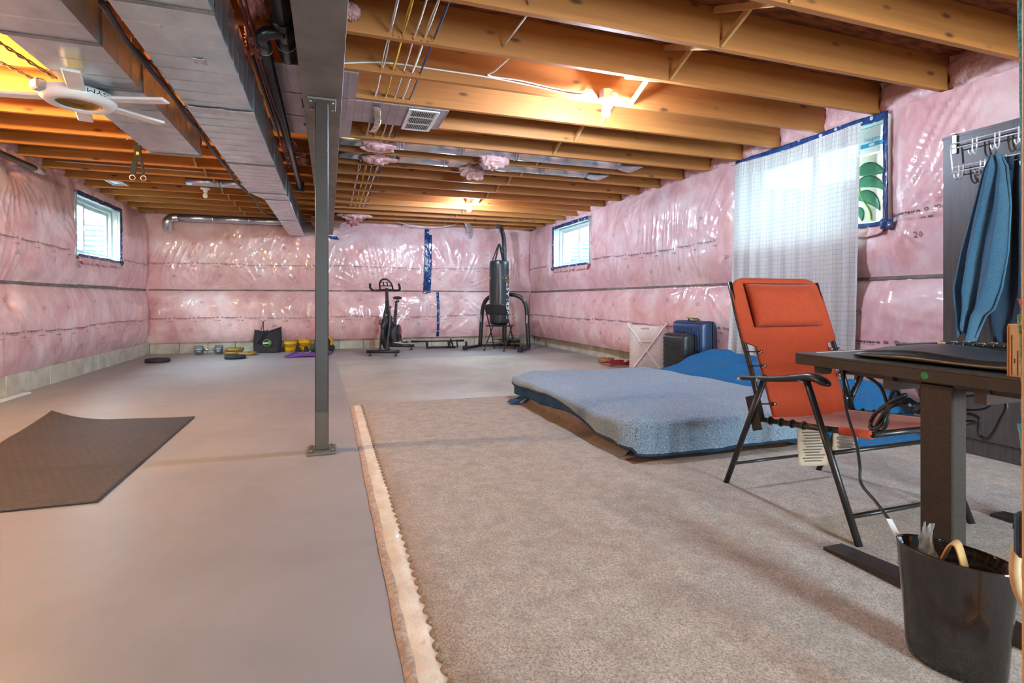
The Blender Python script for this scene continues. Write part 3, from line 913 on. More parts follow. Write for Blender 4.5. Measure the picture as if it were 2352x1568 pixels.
# corrugated wells and the gravel outside
def well(win, side, rect):
    a, b, c, e = rect; ym = (a + b) / 2; s = -1 if side == 'L' else 1
    x0 = -3.12 if side == 'L' else 4.40
    mb = MB()
    rad = (b - a) / 2 + .12
    def fn(t, v):
        th = math.pi * t
        z = c - .25 + v * .86
        rr = 1 + .022 * math.sin(v * .86 / .075 * 2 * math.pi)
        return (x0 + s * .62 * math.sin(th) ** .7 * rr, ym - rad * math.cos(th) * rr, z)
    mb.grid(fn, 28, 72)
    mb.build('window_well', M['well'], win, solid=.004)
    MB().box((x0 + s * .34, ym, c - .2), (.66, 2 * rad, .04)).build('well_gravel', M['soil'], win)
well(win1, 'L', W1); well(win2, 'R', W2); well(win3, 'R', W3)

# ceiling: subfloor and single joists
ceil = MB().box((.58, 3.6, 2.634), (7.62, 14.7, .026)).build('ceiling', M['osb'], structure=True)
jr = None
for k, y in enumerate(YJ):
    if jr is None:
        jr = MB().box((0, 0, 0), (4.12, JT, JD), bev=.002).build('joist', M['wood'], ceil); o = jr
    else:
        o = bpy.data.objects.new('joist', jr.data); COL.objects.link(o); o.parent = ceil
    o.location = (2.02, y, JZ + JD / 2)
jl = None
for k, y in enumerate(YJL):
    if jl is None:
        jl = MB().box((0, 0, 0), (3.0, JT, JD), bev=.002).build('joist', M['wood_lamplit'], ceil); o = jl
    else:
        o = bpy.data.objects.new('joist', jl.data); COL.objects.link(o); o.parent = ceil
    o.location = (-1.55, y, JZ + JD / 2)
# cross bridging between the joists
def bridging(x, ys, mt):
    d1 = d2 = None
    for y0, y1 in zip(ys[:-1], ys[1:]):
        ya, yb_ = y0 + JT / 2, y1 - JT / 2
        span = yb_ - ya
        for m, dx in ((1, 0.0), (-1, .045)):
            mb = MB().bar((0, -span / 2, -m * (JD / 2 - .02)), (0, span / 2, m * (JD / 2 - .02)), .035, .019, .001, up=(1, 0, 0))
            if m == 1:
                if d1 is None: d1 = mb.build('bridging_strut', mt, ceil); o = d1
                else: o = bpy.data.objects.new('bridging_strut', d1.data); COL.objects.link(o); o.parent = ceil
            else:
                if d2 is None: d2 = mb.build('bridging_strut', mt, ceil); o = d2
                else: o = bpy.data.objects.new('bridging_strut', d2.data); COL.objects.link(o); o.parent = ceil
            o.location = (x + dx, (ya + yb_) / 2, JZ + JD / 2)
bridging(2.10, YJ[8:], M['strut']); bridging(-1.42, YJL[9:], M['strut'])

# film-wrapped batts filling the rim between joist ends
def batt_mesh(w, h, seed):
    mb = MB()
    def fn(s, t):
        bul = .05 * (1 - (2 * s - 1) ** 4) * (1 - (2 * t - 1) ** 4)
        cr = .05 * abs(nz(s * 5 + seed, t * 3, seed)) + .03 * abs(nz(s * 11, t * 8 + seed, seed + 4))
        return (bul + cr, (s - .5) * w, (t - .5) * h)
    return mb.grid(fn, 22, 12)
def rim(wall, ys, x, flip):
    ds = [batt_mesh(ys[1] - ys[0] - JT, .27, 3 + k).build('rim_batt', M['batt'], wall) for k in range(3)]
    for k in range(len(ys) - 1):
        o = ds[k] if k < 3 else bpy.data.objects.new('rim_batt', ds[k % 3].data)
        if k >= 3: COL.objects.link(o); o.parent = wall
        o.location = (x, (ys[k] + ys[k + 1]) / 2, 2.49)
        if flip: o.rotation_euler = (0, 0, math.pi)
rim(wall_R, YJ, 4.10, True); rim(wall_L, YJL, -2.99, False)
rb = [batt_mesh(.86, .30, 13 + k).build('rim_batt', M['batt'], wall_B) for k in range(2)]
for k in range(8):
    o = rb[k] if k < 2 else bpy.data.objects.new('rim_batt', rb[k % 2].data)
    if k >= 2: COL.objects.link(o); o.parent = wall_B
    o.location = (-2.6 + .88 * k, 10.645, 2.475); o.rotation_euler = (0, 0, R(-90))

# ------------------------------------------------------------------ carpet
carp = thing('carpet', 'beige speckled carpet with a raw cut edge spread over the right floor', 'carpet', (2.15, 2.2, 0))
cx0, cx1, cy0, cy1 = .27, 4.12, -.6, 4.86
cb = MB()
def cfn(s, t):
    x = cx0 + (cx1 - cx0) * s; y = cy0 + (cy1 - cy0) * t
    if s == 0: x += .009 * math.sin(y * 2 * math.pi / .085) + .008 * nz(y * 6, 0, 3)
    e = min(s * (cx1 - cx0), (1 - t) * (cy1 - cy0))
    return (x, y, .004 + .014 * min(1, e / .012) + .002 * nz(x * 9, y * 9, 4))
cb.grid(lambda s, t: cfn((s * 2.2) ** 3 * .004 if s < .4 else .0027 + (s - .4) / .6 * .9973, t), 60, 300)
cb.build('pile', M['carpet'], carp, world=True)
bk = MB()
bk.grid(lambda s, t: (.190 + .10 * s + .004 * nz(t * 40, 1, 2), cy0 + (cy1 - .01 - cy0) * t, .004 + .006 * math.sin(s * math.pi) + .008 * abs(nz(s * 3 + t * 3, t * 60, 6)) * (1 if .08 < s else 0)), 10, 260)
bk.build('backing_strip', M['backing'], carp, world=True)
ju = MB()
ju.grid(lambda s, t: (.176 + .040 * s + .004 * nz(t * 50, 5, 2), cy0 + (cy1 - .012 - cy0) * t, .003 + .008 * math.sin(s * math.pi) + .003 * nz(s * 4, t * 90, 8)), 5, 260)
ju.build('selvedge', M['jute'], carp, world=True)
tf = MB()
y = .2
while y < cy1 - .02:
    tf.ball((.281 + .006 * nz(y * 5, 2, 3), y, .009), .024, 9, 6, (.8, .95, .42)); y += .05 + .012 * rnd.random()
tf.build('edge_tufts', M['tuft'], carp, world=True, stuff=True)

# ------------------------------------------------------------------ beam and post
bx = -.036
beam = thing('steel_beam', 'grey steel I-beam running under the joists to the back wall', 'beam', (bx, 4, 2.15))
mb = MB().box((bx, 3.55, 2.154), (.225, 14.1, .012), bev=.002); mb.build('bottom_flange', M['steel_paint'], beam, world=True)
MB().box((bx, 3.55, 2.376), (.225, 14.1, .012)).build('top_flange', M['steel_paint'], beam, world=True)
MB().box((bx, 3.55, 2.265), (.010, 14.1, .21)).build('web', M['steel_paint'], beam, world=True)

post = thing('support_post', 'square brown-grey steel post holding up the beam', 'post', (-.04, 3.50, 0))
MB().box((0, 0, 1.075), (.079, .079, 2.13), bev=.006).build('shaft', M['post_paint'], post)
MB().box((0, 0, .133), (.0805, .0805, .236), bev=.006).build('shaft_foot', mat('post_primer_low', '5A4A3A', '4E4032', 5, rough=.55), post)
MB().box((0, -.005, .008), (.165, .20, .014), bev=.003).build('base_plate', M['steel_paint'], post)
MB().box((0, 0, 2.140), (.165, .20, .014), bev=.003).build('cap_plate', M['steel_paint'], post)
bd = None
for (x, yy, z) in ((-.062, -.07, .02), (.062, -.07, .02), (-.062, .065, .02), (.062, .065, .02), (-.062, -.07, 2.128), (.062, -.07, 2.128), (-.062, .065, 2.128), (.062, .065, 2.128)):
    if bd is None: bd = MB().lathe([(.010, -.006), (.010, .006)], seg=6).build('bolt', M['galv_side'], post); o = bd
    else: o = bpy.data.objects.new('bolt', bd.data); COL.objects.link(o); o.parent = post
    o.location = (x, yy, z)

# ------------------------------------------------------------------ ducts
def duct_section(x0, x1, x0b, x1b, y0, y1, z0, z1, parent, bead=.145):
    """one sheet-metal section; (x0,x1) near end, (x0b,x1b) far end; transverse stiffening beads"""
    mb = MB()
    n = max(2, int((y1 - y0) / bead))
    ys = []
    for k in range(n):
        a = y0 + (y1 - y0) * k / n
        ys += [(a, 0), (a + .018, .0), (a + .024, .0035), (a + .030, 0.0)]
    ys.append((y1, 0))
    pts = []
    for (y, d) in ys:
        t = (y - y0) / (y1 - y0)
        a, b = x0 + (x0b - x0) * t, x1 + (x1b - x1) * t
        pts += [(a - d, y, z1), (a - d, y, z0 - d), (b + d, y, z0 - d), (b + d, y, z1)]
    fs = []
    for i in range(len(ys) - 1):
        for k in range(4):
            l = (k + 1) % 4
            fs.append([4 * i + k, 4 * i + l, 4 * i + 4 + l, 4 * i + 4 + k])
    mb.add(pts, fs)
    mb.add(pts[:4], [[0, 1, 2, 3]]); mb.add(pts[-4:], [[3, 2, 1, 0]])
    return mb.build('duct_section', M['galv'], parent, world=True)
def cleat(x0, x1, y, z0, z1, parent):
    mb = MB().box(((x0 + x1) / 2, y, z0 - .004), (x1 - x0 + .012, .022, .008), bev=.002)
    mb.box((x0 - .004, y, (z0 + z1) / 2), (.008, .018, z1 - z0)); mb.box((x1 + .004, y, (z0 + z1) / 2), (.008, .018, z1 - z0))
    mb.build('drive_cleat', M['galv_side'], parent, world=True)

dm = thing('main_duct', 'long galvanized main duct beside the beam, reaching the back wall', 'duct', (-.63, 3, 2.1))
edges = [(-2.4, -.815, -.447), (-.6, -.815, -.447), (1.2, -.815, -.447), (2.45, -.815, -.447), (3.70, -.815, -.447), (5.1, -.822, -.448), (6.42, -.822, -.448)]
for (ya, a, b), (yb_, a2, b2) in zip(edges[:-1], edges[1:]):
    duct_section(a, b, a2, b2, ya + .003, yb_ - .003, 2.1, 2.365, dm); cleat(a2, b2, yb_, 2.1, 2.365, dm)
duct_section(-.822, -.448, -.712, -.444, 6.43, 6.80, 2.1, 2.365, dm, .4); cleat(-.712, -.444, 6.81, 2.1, 2.365, dm)
duct_section(-.708, -.444, -.690, -.432, 6.82, 8.5, 2.1, 2.365, dm); cleat(-.69, -.432, 8.51, 2.1, 2.365, dm)
duct_section(-.690, -.432, -.672, -.416, 8.52, 10.52, 2.1, 2.365, dm)
for fn_, nu_, nv_ in ((lambda s, t: (-.8 + .36 * s, 3.66 + .10 * t + .03 * nz(s * 8, t * 3, 3), 2.093 - .004 * abs(nz(s * 14, t * 8, 4))), 24, 6),
                      (lambda s, t: (-.62 + .05 * s, 2.93 + .06 * t + .02 * nz(s * 3, t, 3), 2.0955 - .004 * abs(nz(s * 8, t * 6, 6))), 6, 6),
                      (lambda s, t: (-.828 + .02 * s, 3.0 + .33 * t, 2.096 - .006 * abs(nz(s * 5, t * 30, 5)) + .03 * (1 - s)), 4, 30)):
    MB().grid(fn_, nu_, nv_).build('sealant_patch', M['seal'], dm, world=True, solid=.002)

d2 = thing('branch_duct', 'shorter galvanized duct hung behind the fan, ending in mid-room', 'duct', (-1.17, 2, 2.1))
e2 = [(-2.4, -1.345, -.990), (-.4, -1.345, -.990), (1.3, -1.345, -.990), (2.52, -1.345, -.990), (2.92, -1.345, -.990), (3.50, -1.340, -.990), (4.93, -1.348, -.984)]
for (ya, a, b), (yb_, a2, b2) in zip(e2[:-1], e2[1:]):
    duct_section(a, b, a2, b2, ya + .003, yb_ - .003, 2.1, 2.33, d2); cleat(a2, b2, yb_, 2.1, 2.33, d2)
MB().box((-1.166, 4.945, 2.215), (.36, .006, .225)).build('end_cap', M['galv'], d2, world=True)

# sheet-metal panning under three joist bays
pan = thing('return_panning', 'pinkish sheet metal panning nailed under three joist bays beside the beam', 'duct', (.2, 4.3, 2.37))
bays = [(3.545, 4.010, -.44, .182), (4.030, 4.50, -.44, .872), (4.518, 4.985, -.44, .178)]
for (ya, yb_, xa, xb) in bays:
    mb = MB()
    n = int((xb - xa) / .062)
    for k in range(n):
        a, b = xa + (xb - xa) * k / n, xa + (xb - xa) * (k + 1) / n
        mb.box(((a + b) / 2, (ya + yb_) / 2, 2.3795), (b - a - .003, yb_ - ya, .005))
    mb.box(((xa + xb) / 2, (ya + yb_) / 2, 2.3825), (xb - xa, yb_ - ya, .003))
    mb.box((xb, (ya + yb_) / 2, 2.41), (.004, yb_ - ya, .07))
    mb.build('panning_sheet', M['panning'], pan, world=True)
MB().grid(lambda s, t: (-.185 + .07 * s, 4.13 + .16 * t, 2.372 - .012 * abs(nz(s * 6, t * 8, 3))), 8, 12).build('dark_patch', M['vent_dark'], pan, world=True, solid=.002)  # small dark crumpled patch under the sheet
MB().box((-.165, 4.72, 2.376), (.06, .05, .006)).build('dark_slot', M['cable_black'], pan, world=True)
gr = thing('vent_grille', 'white louvred return grille in the longest panning sheet', 'vent', (.69, 4.30, 2.372))
mb = MB()
for x in (-.105, .105): mb.box((x, 0, -.004), (.028, .49, .010), bev=.003)
for yy in (-.235, .235): mb.box((0, yy, -.004), (.21, .028, .010), bev=.003)
mb.build('frame', M['white_plastic'], gr)
MB().box((0, 0, .003), (.19, .45, .002)).build('dark_throat', M['vent_dark'], gr)
sl0 = None
for k in range(13):
    if sl0 is None: sl0 = MB().box((0, 0, 0), (.0042, .45, .010), Matrix.Rotation(R(12), 3, 'Y')).build('slat', M['white_plastic'], gr); o = sl0
    else: o = bpy.data.objects.new('slat', sl0.data); COL.objects.link(o); o.parent = gr
    o.location = (-.084 + .014 * k, 0, -.003)
for yy in (-.08, .08): MB().box((0, yy, -.004), (.18, .012, .008)).build('cross_bar', M['white_plastic'], gr)
ft = MB()
ft.grid(lambda s, t: (.31 + .05 * s + .03 * math.sin(t * 3), 4.06 + .62 * t, 2.372 - .016 - .05 * math.sin(math.pi * t) * .5 - .014 * abs(nz(s * 4, t * 14, 3))), 6, 40)
tag(ft.build('foil_tape', mat('foil', 'E3DCC8', 'BFB49A', 22, rough=.18, metal=.9, bump=.8, bscale=30), solid=.002), 'crinkled foil duct tape hanging below the panning sheet', 'tape')

# round supply pipes in the joist bays, with end boots
def round_duct(label, y, x0, x1, z, r, boot=None):
    t = thing('round_duct', label, 'duct', ((x0 + x1) / 2, y, z))
    prof = []
    n = int((x1 - x0) / .6) + 1
    for k in range(n):
        a, b = x0 + (x1 - x0) * k / n, x0 + (x1 - x0) * (k + 1) / n
        mb = MB().tube([(a, y, z), (b - .02, y, z)], r, 18)
        mb.tube([(b - .05, y, z), (b - .042, y, z), (b - .034, y, z), (b - .0, y, z)], [r, r + .004, r, r], 18)
        mb.build('pipe_length', M['galv'], t, world=True)
    if boot:
        mb = MB()
        p = [(x1, .06, .05), (x1 + .10, .10, .05), (x1 + .22, .14, .03)]
        vs = []
        for (x, w, h) in p:
            vs += [(x, y - w, z - h - .03 * (x - x1) / .2), (x, y + w, z - h - .03 * (x - x1) / .2), (x, y + w, z + h), (x, y - w, z + h)]
        fs = [[4 * i + k, 4 * i + (k + 1) % 4, 4 * i + 4 + (k + 1) % 4, 4 * i + 4 + k] for i in range(2) for k in range(4)] + [[0, 1, 2, 3], [11, 10, 9, 8]]
        mb.add(vs, fs); mb.build('end_boot', M['galv_side'], t, world=True)
    return t
round_duct('round metal duct in the joist bay just past the panning', YJ[17] + .244, .1, 3.05, 2.452, .072, True)
round_duct('round metal duct one bay deeper than the first', YJ[18] + .244, .1, 2.9, 2.452, .072, True)
round_duct('round metal duct above the unlit left lamp', 7.73, -1.7, -.9, 2.44, .06)
rd = round_duct('round metal duct along the top of the back wall, elbowed into the left corner', 10.43, -2.42, -.72, 2.33, .062)
mb = MB().tube(catmull([(-2.42, 10.43, 2.33), (-2.52, 10.42, 2.315), (-2.57, 10.38, 2.24), (-2.575, 10.46, 2.15), (-2.58, 10.56, 2.12)], 5), .066, 16)
mb.build('elbow', M['galv'], rd, world=True)
el = MB().tube(catmull([(2.50, 10.12, 2.50), (2.58, 10.22, 2.44), (2.66, 10.36, 2.34), (2.70, 10.50, 2.25), (2.72, 10.62, 2.2)], 5), .06, 14)
for p in ((2.60, 10.26, 2.41), (2.67, 10.40, 2.31)): el.ball(p, .066, 12, 8)
tag(el.build('duct_elbow', M['galv']), 'bent foil duct stub over the punching bag stand', 'duct')

# registers seen between joists
rg = thing('ceiling_register', 'small white register between the left joists', 'vent', atZ(268, 420, 2.40))
for x in (-.075, .075): MB().box((x, 0, 0), (.022, .30, .012), bev=.002).build('frame_side', M['white_plastic'], rg)
for yy in (-.14, .14): MB().box((0, yy, 0), (.13, .02, .012), bev=.002).build('frame_end', M['white_plastic'], rg)
MB().box((0, 0, .006), (.13, .26, .004)).build('louvre', M['galv'], rg)
MB().bar((-.07, 0, .01), (-.07, 0, .22), .02, .02).build('hanger', M['galv_side'], rg)

# ------------------------------------------------------------------ pipes beside the beam
bp = thing('drain_pipe', 'thick black drain pipe between the main duct and the beam', 'pipe', (-.222, 2.5, 2.33))
zc = 2.345
MB().tube([(-.222, -1.5, zc), (-.222, 2.95, zc)], .047, 20).build('pipe', M['abs'], bp, world=True)
MB().tube([(-.222, 2.90, zc), (-.222, 2.905, zc), (-.222, 3.08, zc), (-.222, 3.085, zc)], [.050, .057, .057, .050], 20).build('coupling', M['abs'], bp, world=True)
MB().tube([(-.222, 3.10, zc), (-.222, 3.105, zc), (-.222, 3.24, zc), (-.222, 3.245, zc)], [.05, .055, .055, .048], 20).build('coupling', M['abs'], bp, world=True)
MB().tube(catmull([(-.222, 3.08, zc), (-.222, 3.30, zc), (-.222, 3.39, zc + .02), (-.222, 3.42, zc + .09), (-.222, 3.42, zc + .26)], 6), .049, 20).build('bend', M['abs'], bp, world=True)
MB().tube([(-.222, 3.172, zc), (-.222, 3.176, zc)], .0565, 20).build('cement_line', M['cable_white'], bp, world=True)
sp = thing('vent_pipe', 'thin black pipe running along the beam toward the back', 'pipe', (-.30, 4.5, 2.28))
MB().tube(catmull([(-.222, 2.98, 2.31), (-.29, 2.97, 2.29), (-.318, 2.985, 2.275), (-.32, 3.03, 2.272)], 5), .034, 16).build('elbow', M['abs'], sp, world=True)
MB().tube([(-.32, 3.02, 2.272), (-.32, 3.13, 2.272)], .035, 16).build('socket', M['abs'], sp, world=True)
MB().tube([(-.32, 3.13, 2.272), (-.325, 6.95, 2.285)], .027, 16).build('pipe', M['abs'], sp, world=True)
MB().tube([(-.32, 3.128, 2.272), (-.32, 3.133, 2.272)], .0355, 16).build('cement_line', M['cable_white'], sp, world=True)
MB().box((-.325, 6.93, 2.30), (.09, .02, .12), bev=.003).build('strap', M['vent_dark'], sp, world=True)
for k, (dx, lab) in enumerate(((0, 'left of two dark red water tubes beside the thin black pipe'), (.022, 'right of two dark red water tubes beside the thin black pipe'))):
    tag(MB().tube(catmull([(-.40 + dx, -1, 2.36), (-.40 + dx, 2.4, 2.36), (-.40 + dx, 3.6, 2.345), (-.395 + dx, 4.3, 2.352), (-.375 + dx, 5.0, 2.358), (-.37 + dx, 6.2, 2.36)], 5), .008, 8).build('water_tube', M['pex_red']), lab, 'pipe', 'dark red water tubes')
gp = thing('gas_pipe', 'thin grey-brown pipe below the joists at the edge of the main duct', 'pipe', (-.42, 4, 2.36))
MB().tube([(-.425, 3.3, 2.365), (-.40, 6.2, 2.355)], .009, 8).build('pipe', M['brown_pipe'], gp, world=True)
lp = thing('vent_stub', 'dark brown pipe along the top of the left wall', 'pipe', (-2.8, 6.2, 2.27))
MB().tube([atX(-140, 292, -2.74), atX(90, 391, -2.80)], .030, 16).build('pipe', M['brown_pipe'], lp, world=True)
MB().tube([atX(78, 386, -2.80), atX(97, 395, -2.80)], .034, 16).build('collar', M['seal'], lp, world=True)

# ------------------------------------------------------------------ wires through the joists
def joist_holes(k): return YJ[11 + k]
def wire_run(label, x, mt, strands, r, spread, z=2.415, k0=-2, k1=15, group='cable bundles through the joists'):
    mb = MB()
    for s in range(strands):
        a = 2 * math.pi * s / max(1, strands)
        pts = []
        ys = [YJ[11] + .4877 * k for k in range(k0, k1)]
        for i, yy in enumerate(ys):
            dx, dz = spread * .4 * math.cos(a), spread * .4 * math.sin(a)
            pts.append((x + dx + .002 * nz(i, s, 3), yy, z + dz))
            if i < len(ys) - 1:
                ph = a + 1.6 * (i % 4)
                pts.append((x + spread * .9 * math.cos(ph) + .010 * nz(i * 3.1, s, 5), yy + .244, z + spread * .8 * math.sin(ph) - .008))
        mb.tube(catmull(pts, 4), r, 6)
    return tag(mb.build('cable_bundle', mt), label, 'cable', group)
wire_run('white cable pair through the joists, nearest the beam', .322, M['cable_white'], 2, .0042, .010)
wire_run('yellow cable bundle strung through the joists', .392, M['cable_yellow'], 3, .0042, .006)
wire_run('single white cable through the joists, right beside the yellow ones', .456, M['cable_white'], 1, .0052, .004)
wire_run('twisted white cables through the joists, left beside the blue one', .515, M['cable_white'], 3, .004, .006)
wire_run('dark blue cable through the joists, farthest from the beam', .565, M['cable_blue'], 2, .004, .004)
# shavings round the drilled holes
sh = MB()
for k in range(2, 12):
    for x in (.322, .392, .456, .515, .565):
        yy = YJ[11] + .4877 * k - JT / 2 - .006
        for q in range(3):
            sh.box((x + rnd.uniform(-.02, .02), yy - rnd.uniform(0, .008), 2.402 + rnd.uniform(-.012, .012)), (.008, .002, .007), Matrix.Rotation(rnd.uniform(0, 3), 3, 'Y'))
sh.build('wood_shavings', M['wood'], ceil, stuff=True)

def cable(label, pts, r, mt, n=6, cat='cable', name='cable', group=None, seg=8):
    return tag(MB().tube(catmull(pts, n), r, seg).build(name, mt), label, cat, group)
yj3 = YJ[11 + 3] - JT / 2 - .008
cable('white cable stapled along the joist to the near ceiling lamp', [(.06, yj3, 2.405), (.35, yj3, 2.45), (.65, yj3, 2.452), (1.0, yj3, 2.45), (1.35, yj3, 2.432), (1.62, yj3, 2.41), (1.74, yj3, 2.415), (1.80, yj3 - .01, 2.44), (1.835, yj3 - .02, 2.42), (1.84, yj3 - .03, 2.385)], .0055, M['cable_white'])
cable('upper white cable looping from a drilled joist to the near lamp', [(1.10, YJ[13], 2.46), (1.05, yj3 - .1, 2.46), (1.03, yj3 - .012, 2.455), (1.25, yj3 - .012, 2.452), (1.5, yj3 - .012, 2.432), (1.70, yj3 - .012, 2.43), (1.79, yj3 - .02, 2.455), (1.81, yj3 - .03, 2.44), (1.85, yj3 - .035, 2.39)], .0055, M['cable_white'])
cable('white cable loop tied beyond the near ceiling lamp', [(1.955, yj3 - .03, 2.385), (2.0, yj3 - .02, 2.40), (2.02, yj3 - .012, 2.45), (1.985, yj3 - .012, 2.455), (1.98, yj3 - .012, 2.43), (2.06, yj3 - .012, 2.425), (2.11, yj3 - .012, 2.432), (2.115, yj3 - .012, 2.415), (2.03, yj3 - .012, 2.412), (1.98, yj3 - .012, 2.43)], .005, M['cable_white'])
for (px, py, qx, qy, lab) in ((1155, 108, 1193, 42, 'short white cable crossing the second joist bay'), (1213, 12, 1222, -30, 'short white cable crossing the first joist bay')):
    y1 = YJ[13] - JT / 2 if py > 50 else YJ[12] - JT / 2
    a = atY(px, py, y1); 
    tag(MB().tube([a, (a.x + .02, y1 - .45, a.z + .01)], .0055, 8).build('cable', M['cable_white']), lab, 'cable')
cable('sagging white cable in front of the last joists by the back wall', [(1.2, 10.30, 2.42), (1.45, 10.30, 2.36), (1.8, 10.30, 2.335), (2.15, 10.30, 2.36), (2.4, 10.30, 2.43)], .006, M['cable_white'])
cable('white cable stapled along a left-hand joist', [(-2.85, YJL[20] - .03, 2.46), (-2.2, YJL[20] - .03, 2.455), (-1.5, YJL[20] - .03, 2.45), (-.9, YJL[20] - .03, 2.45)], .006, M['cable_white'])
pts = [(235, 5), (285, 90), (345, 158), (395, 222), (430, 268), (455, 302), (490, 345), (520, 388), (545, 418), (580, 455), (608, 488), (640, 499)]
cable('thick black cable following the left edge of the main duct', [atZ(a + (3 if i % 2 else -2), b, 2.115 + .012 * (i % 2)) for i, (a, b) in enumerate(pts)], .013, M['cable_black'], 5)
cable('brown cable following the black one along the main duct', [atZ(a + (6 if i % 2 else 12), b, 2.14 + .01 * (i % 2)) for i, (a, b) in enumerate(pts[:6])], .007, M['pex_red'], 5)

# ------------------------------------------------------------------ lumps of insulation tucked between joists
def insul_lump(label, c, s, seed, raw=False, group=None):
    mb = MB()
    mb.ball((0, 0, 0), 1.0, 44, 30)
    out = []
    for p in mb.v:
        cr = abs(nz(p.x * 3.1 + seed * 2, p.y * 3.1 + p.z * 4.1, seed + 2)) * .9
        k = .62 + cr + .32 * nz(p.x * 1.7 + seed, p.y * 1.7 + p.z * 2.3, seed) + .22 * nz(p.x * 4 + p.z * 3, p.y * 4 + seed, seed + 5) + .12 * nz(p.x * 9, p.z * 9 + p.y * 5, seed + 9)
        out.append(Vector((p.x * s[0] * k, p.y * s[1] * k, p.z * s[2] * k)))
    mb.v = out
    o = mb.build('insulation_batt', M['batt_raw' if raw else 'batt'])
    o.location = c
    return tag(o, label, 'insulation', group)
insul_lump('pink insulation stuffed round the cables in the nearer pipe bay', (.44, YJ[17] + .22, 2.40), (.22, .13, .065), 2)
insul_lump('pink insulation stuffed round the cables in the deeper pipe bay', (.47, YJ[18] + .22, 2.40), (.20, .13, .065), 5)
insul_lump('pink insulation scrap hanging mid-ceiling, nearer of two', (1.60, YJ[17] + .25, 2.36), (.16, .10, .10), 9)
insul_lump('pink insulation scrap hanging mid-ceiling, deeper of two', (1.50, YJ[18] + .22, 2.34), (.15, .09, .11), 12)
insul_lump('pink insulation round the cables near the back wall', (.42, YJ[26] + .22, 2.39), (.30, .16, .08), 15)
insul_lump('pink insulation scrap drooping just before the back wall', (.40, YJ[27] + .2, 2.40), (.16, .14, .15), 18, True)
insul_lump('raw pink insulation wrapped round the red tubes, nearest the camera', (-.36, 2.74, 2.42), (.09, .34, .09), 21, True)
insul_lump('raw pink insulation sleeve on the red tubes below the elbow', (-.385, 3.32, 2.40), (.07, .25, .075), 25, True)
insul_lump('pink insulation beside the thin black pipe, past the panning', (-.36, 5.45, 2.39), (.08, .26, .09), 28, True)
insul_lump('pink insulation at the end of the thin black pipe', (-.30, 6.0, 2.41), (.12, .18, .07), 31, True)
insul_lump('pink insulation tucked left of the post near the back wall', (-.22, 9.6, 2.30), (.07, .2, .12), 34, True)
insul_lump('small pink insulation scrap at the right edge of the beam', (.11, 2.98, 2.47), (.05, .06, .05), 37)

# ------------------------------------------------------------------ ceiling lamps
def ceiling_lamp(label, loc, bulb):
    t = thing('ceiling_lamp', label, 'lamp', loc)
    MB().lathe([(.052, .055), (.052, 0.0), (.05, -.004)], seg=8, smooth=False).build('junction_box', M['galv'], t)
    MB().lathe([(.056, 0), (.062, -.006), (.060, -.016), (.034, -.030), (.026, -.034), (.025, -.058), (.021, -.060)], seg=24).build('lamp_holder', M['white_plastic'], t)
    MB().lathe([(.014, -.056), (.016, -.066), (.026, -.082), (.031, -.102), (.029, -.120), (.018, -.134), (.001, -.139)], seg=20).build('bulb', bulb, t)
    return t
ceiling_lamp('lit bare bulb on the ceiling, nearer of the two lit ones', (1.90, yj3 - .055, 2.392), M['bulb_on'])
ceiling_lamp('lit bare bulb far back near the punching bag', (2.005, YJ[23] - .075, 2.395), M['bulb_on'])
ceiling_lamp('unlit bare bulb holder among the left joists', (-1.53, 7.93, 2.40), M['bulb_off'])
ceiling_lamp('warm lit bulb high over the left near corner', (-2.3, 3.85, 2.40), M['bulb_warm'])
ceiling_lamp('added fill bulb behind the camera on the right', (2.7, -.1, 2.40), M['bulb_fill'])  # unseen lamp, added to brighten the near right side
ceiling_lamp('added fill bulb behind the camera on the left', (-1.7, -.8, 2.40), M['bulb_fill'])  # second unseen lamp, added as fill for the left side

# ------------------------------------------------------------------ five-armed ceiling light
fan = thing('ceiling_fan', 'white five-armed round fan light slung on ropes below the duct', 'fan', (-1.31, 3.585, 2.045))
MB().lathe([(.165, .03), (.172, .015), (.172, -.01), (.150, -.032), (.112, -.036), (.104, -.026)], seg=40, caps=False).build('ring', M['white_plastic'], fan)
MB().lathe([(.104, -.026), (.098, -.012), (.06, -.004), (.001, -.002)], seg=32, caps=False).build('reflector', mat('gold_reflector', 'A8884C', '7A6032', 6, rough=.22, metal=.85), fan)
MB().lathe([(.165, .03), (.12, .05), (.05, .065), (.001, .066)], seg=32, caps=False).build('housing', M['white_plastic'], fan)
for a, L in ((-74, .30), (-15, .31), (47, .30), (106, .29), (172, .36)):
    rot = Matrix.Rotation(R(a), 3, 'Z')
    mb = MB().box(rot @ Vector((.155 + L / 2, 0, .004)), (L, .078, .016), rot, bev=.006)
    mb.build('arm', M['white_plastic'], fan)
rot = Matrix.Rotation(R(226), 3, 'Z')
MB().box(rot @ Vector((.185, 0, .015)), (.05, .075, .055), rot, bev=.01).build('motor_cap', M['galv'], fan)
vs, fs, w = text_geo('GYM', .055)
mb = MB()
pts = []
for x, yv in vs:
    a = R(-40) - (x - w / 2) / .168
    pts.append((math.cos(a) * (.1735 - .0), math.sin(a) * .1735, .012 - yv * .6 + .010))
mb.add(pts, fs); mb.build('lettering', M['vent_dark'], fan)
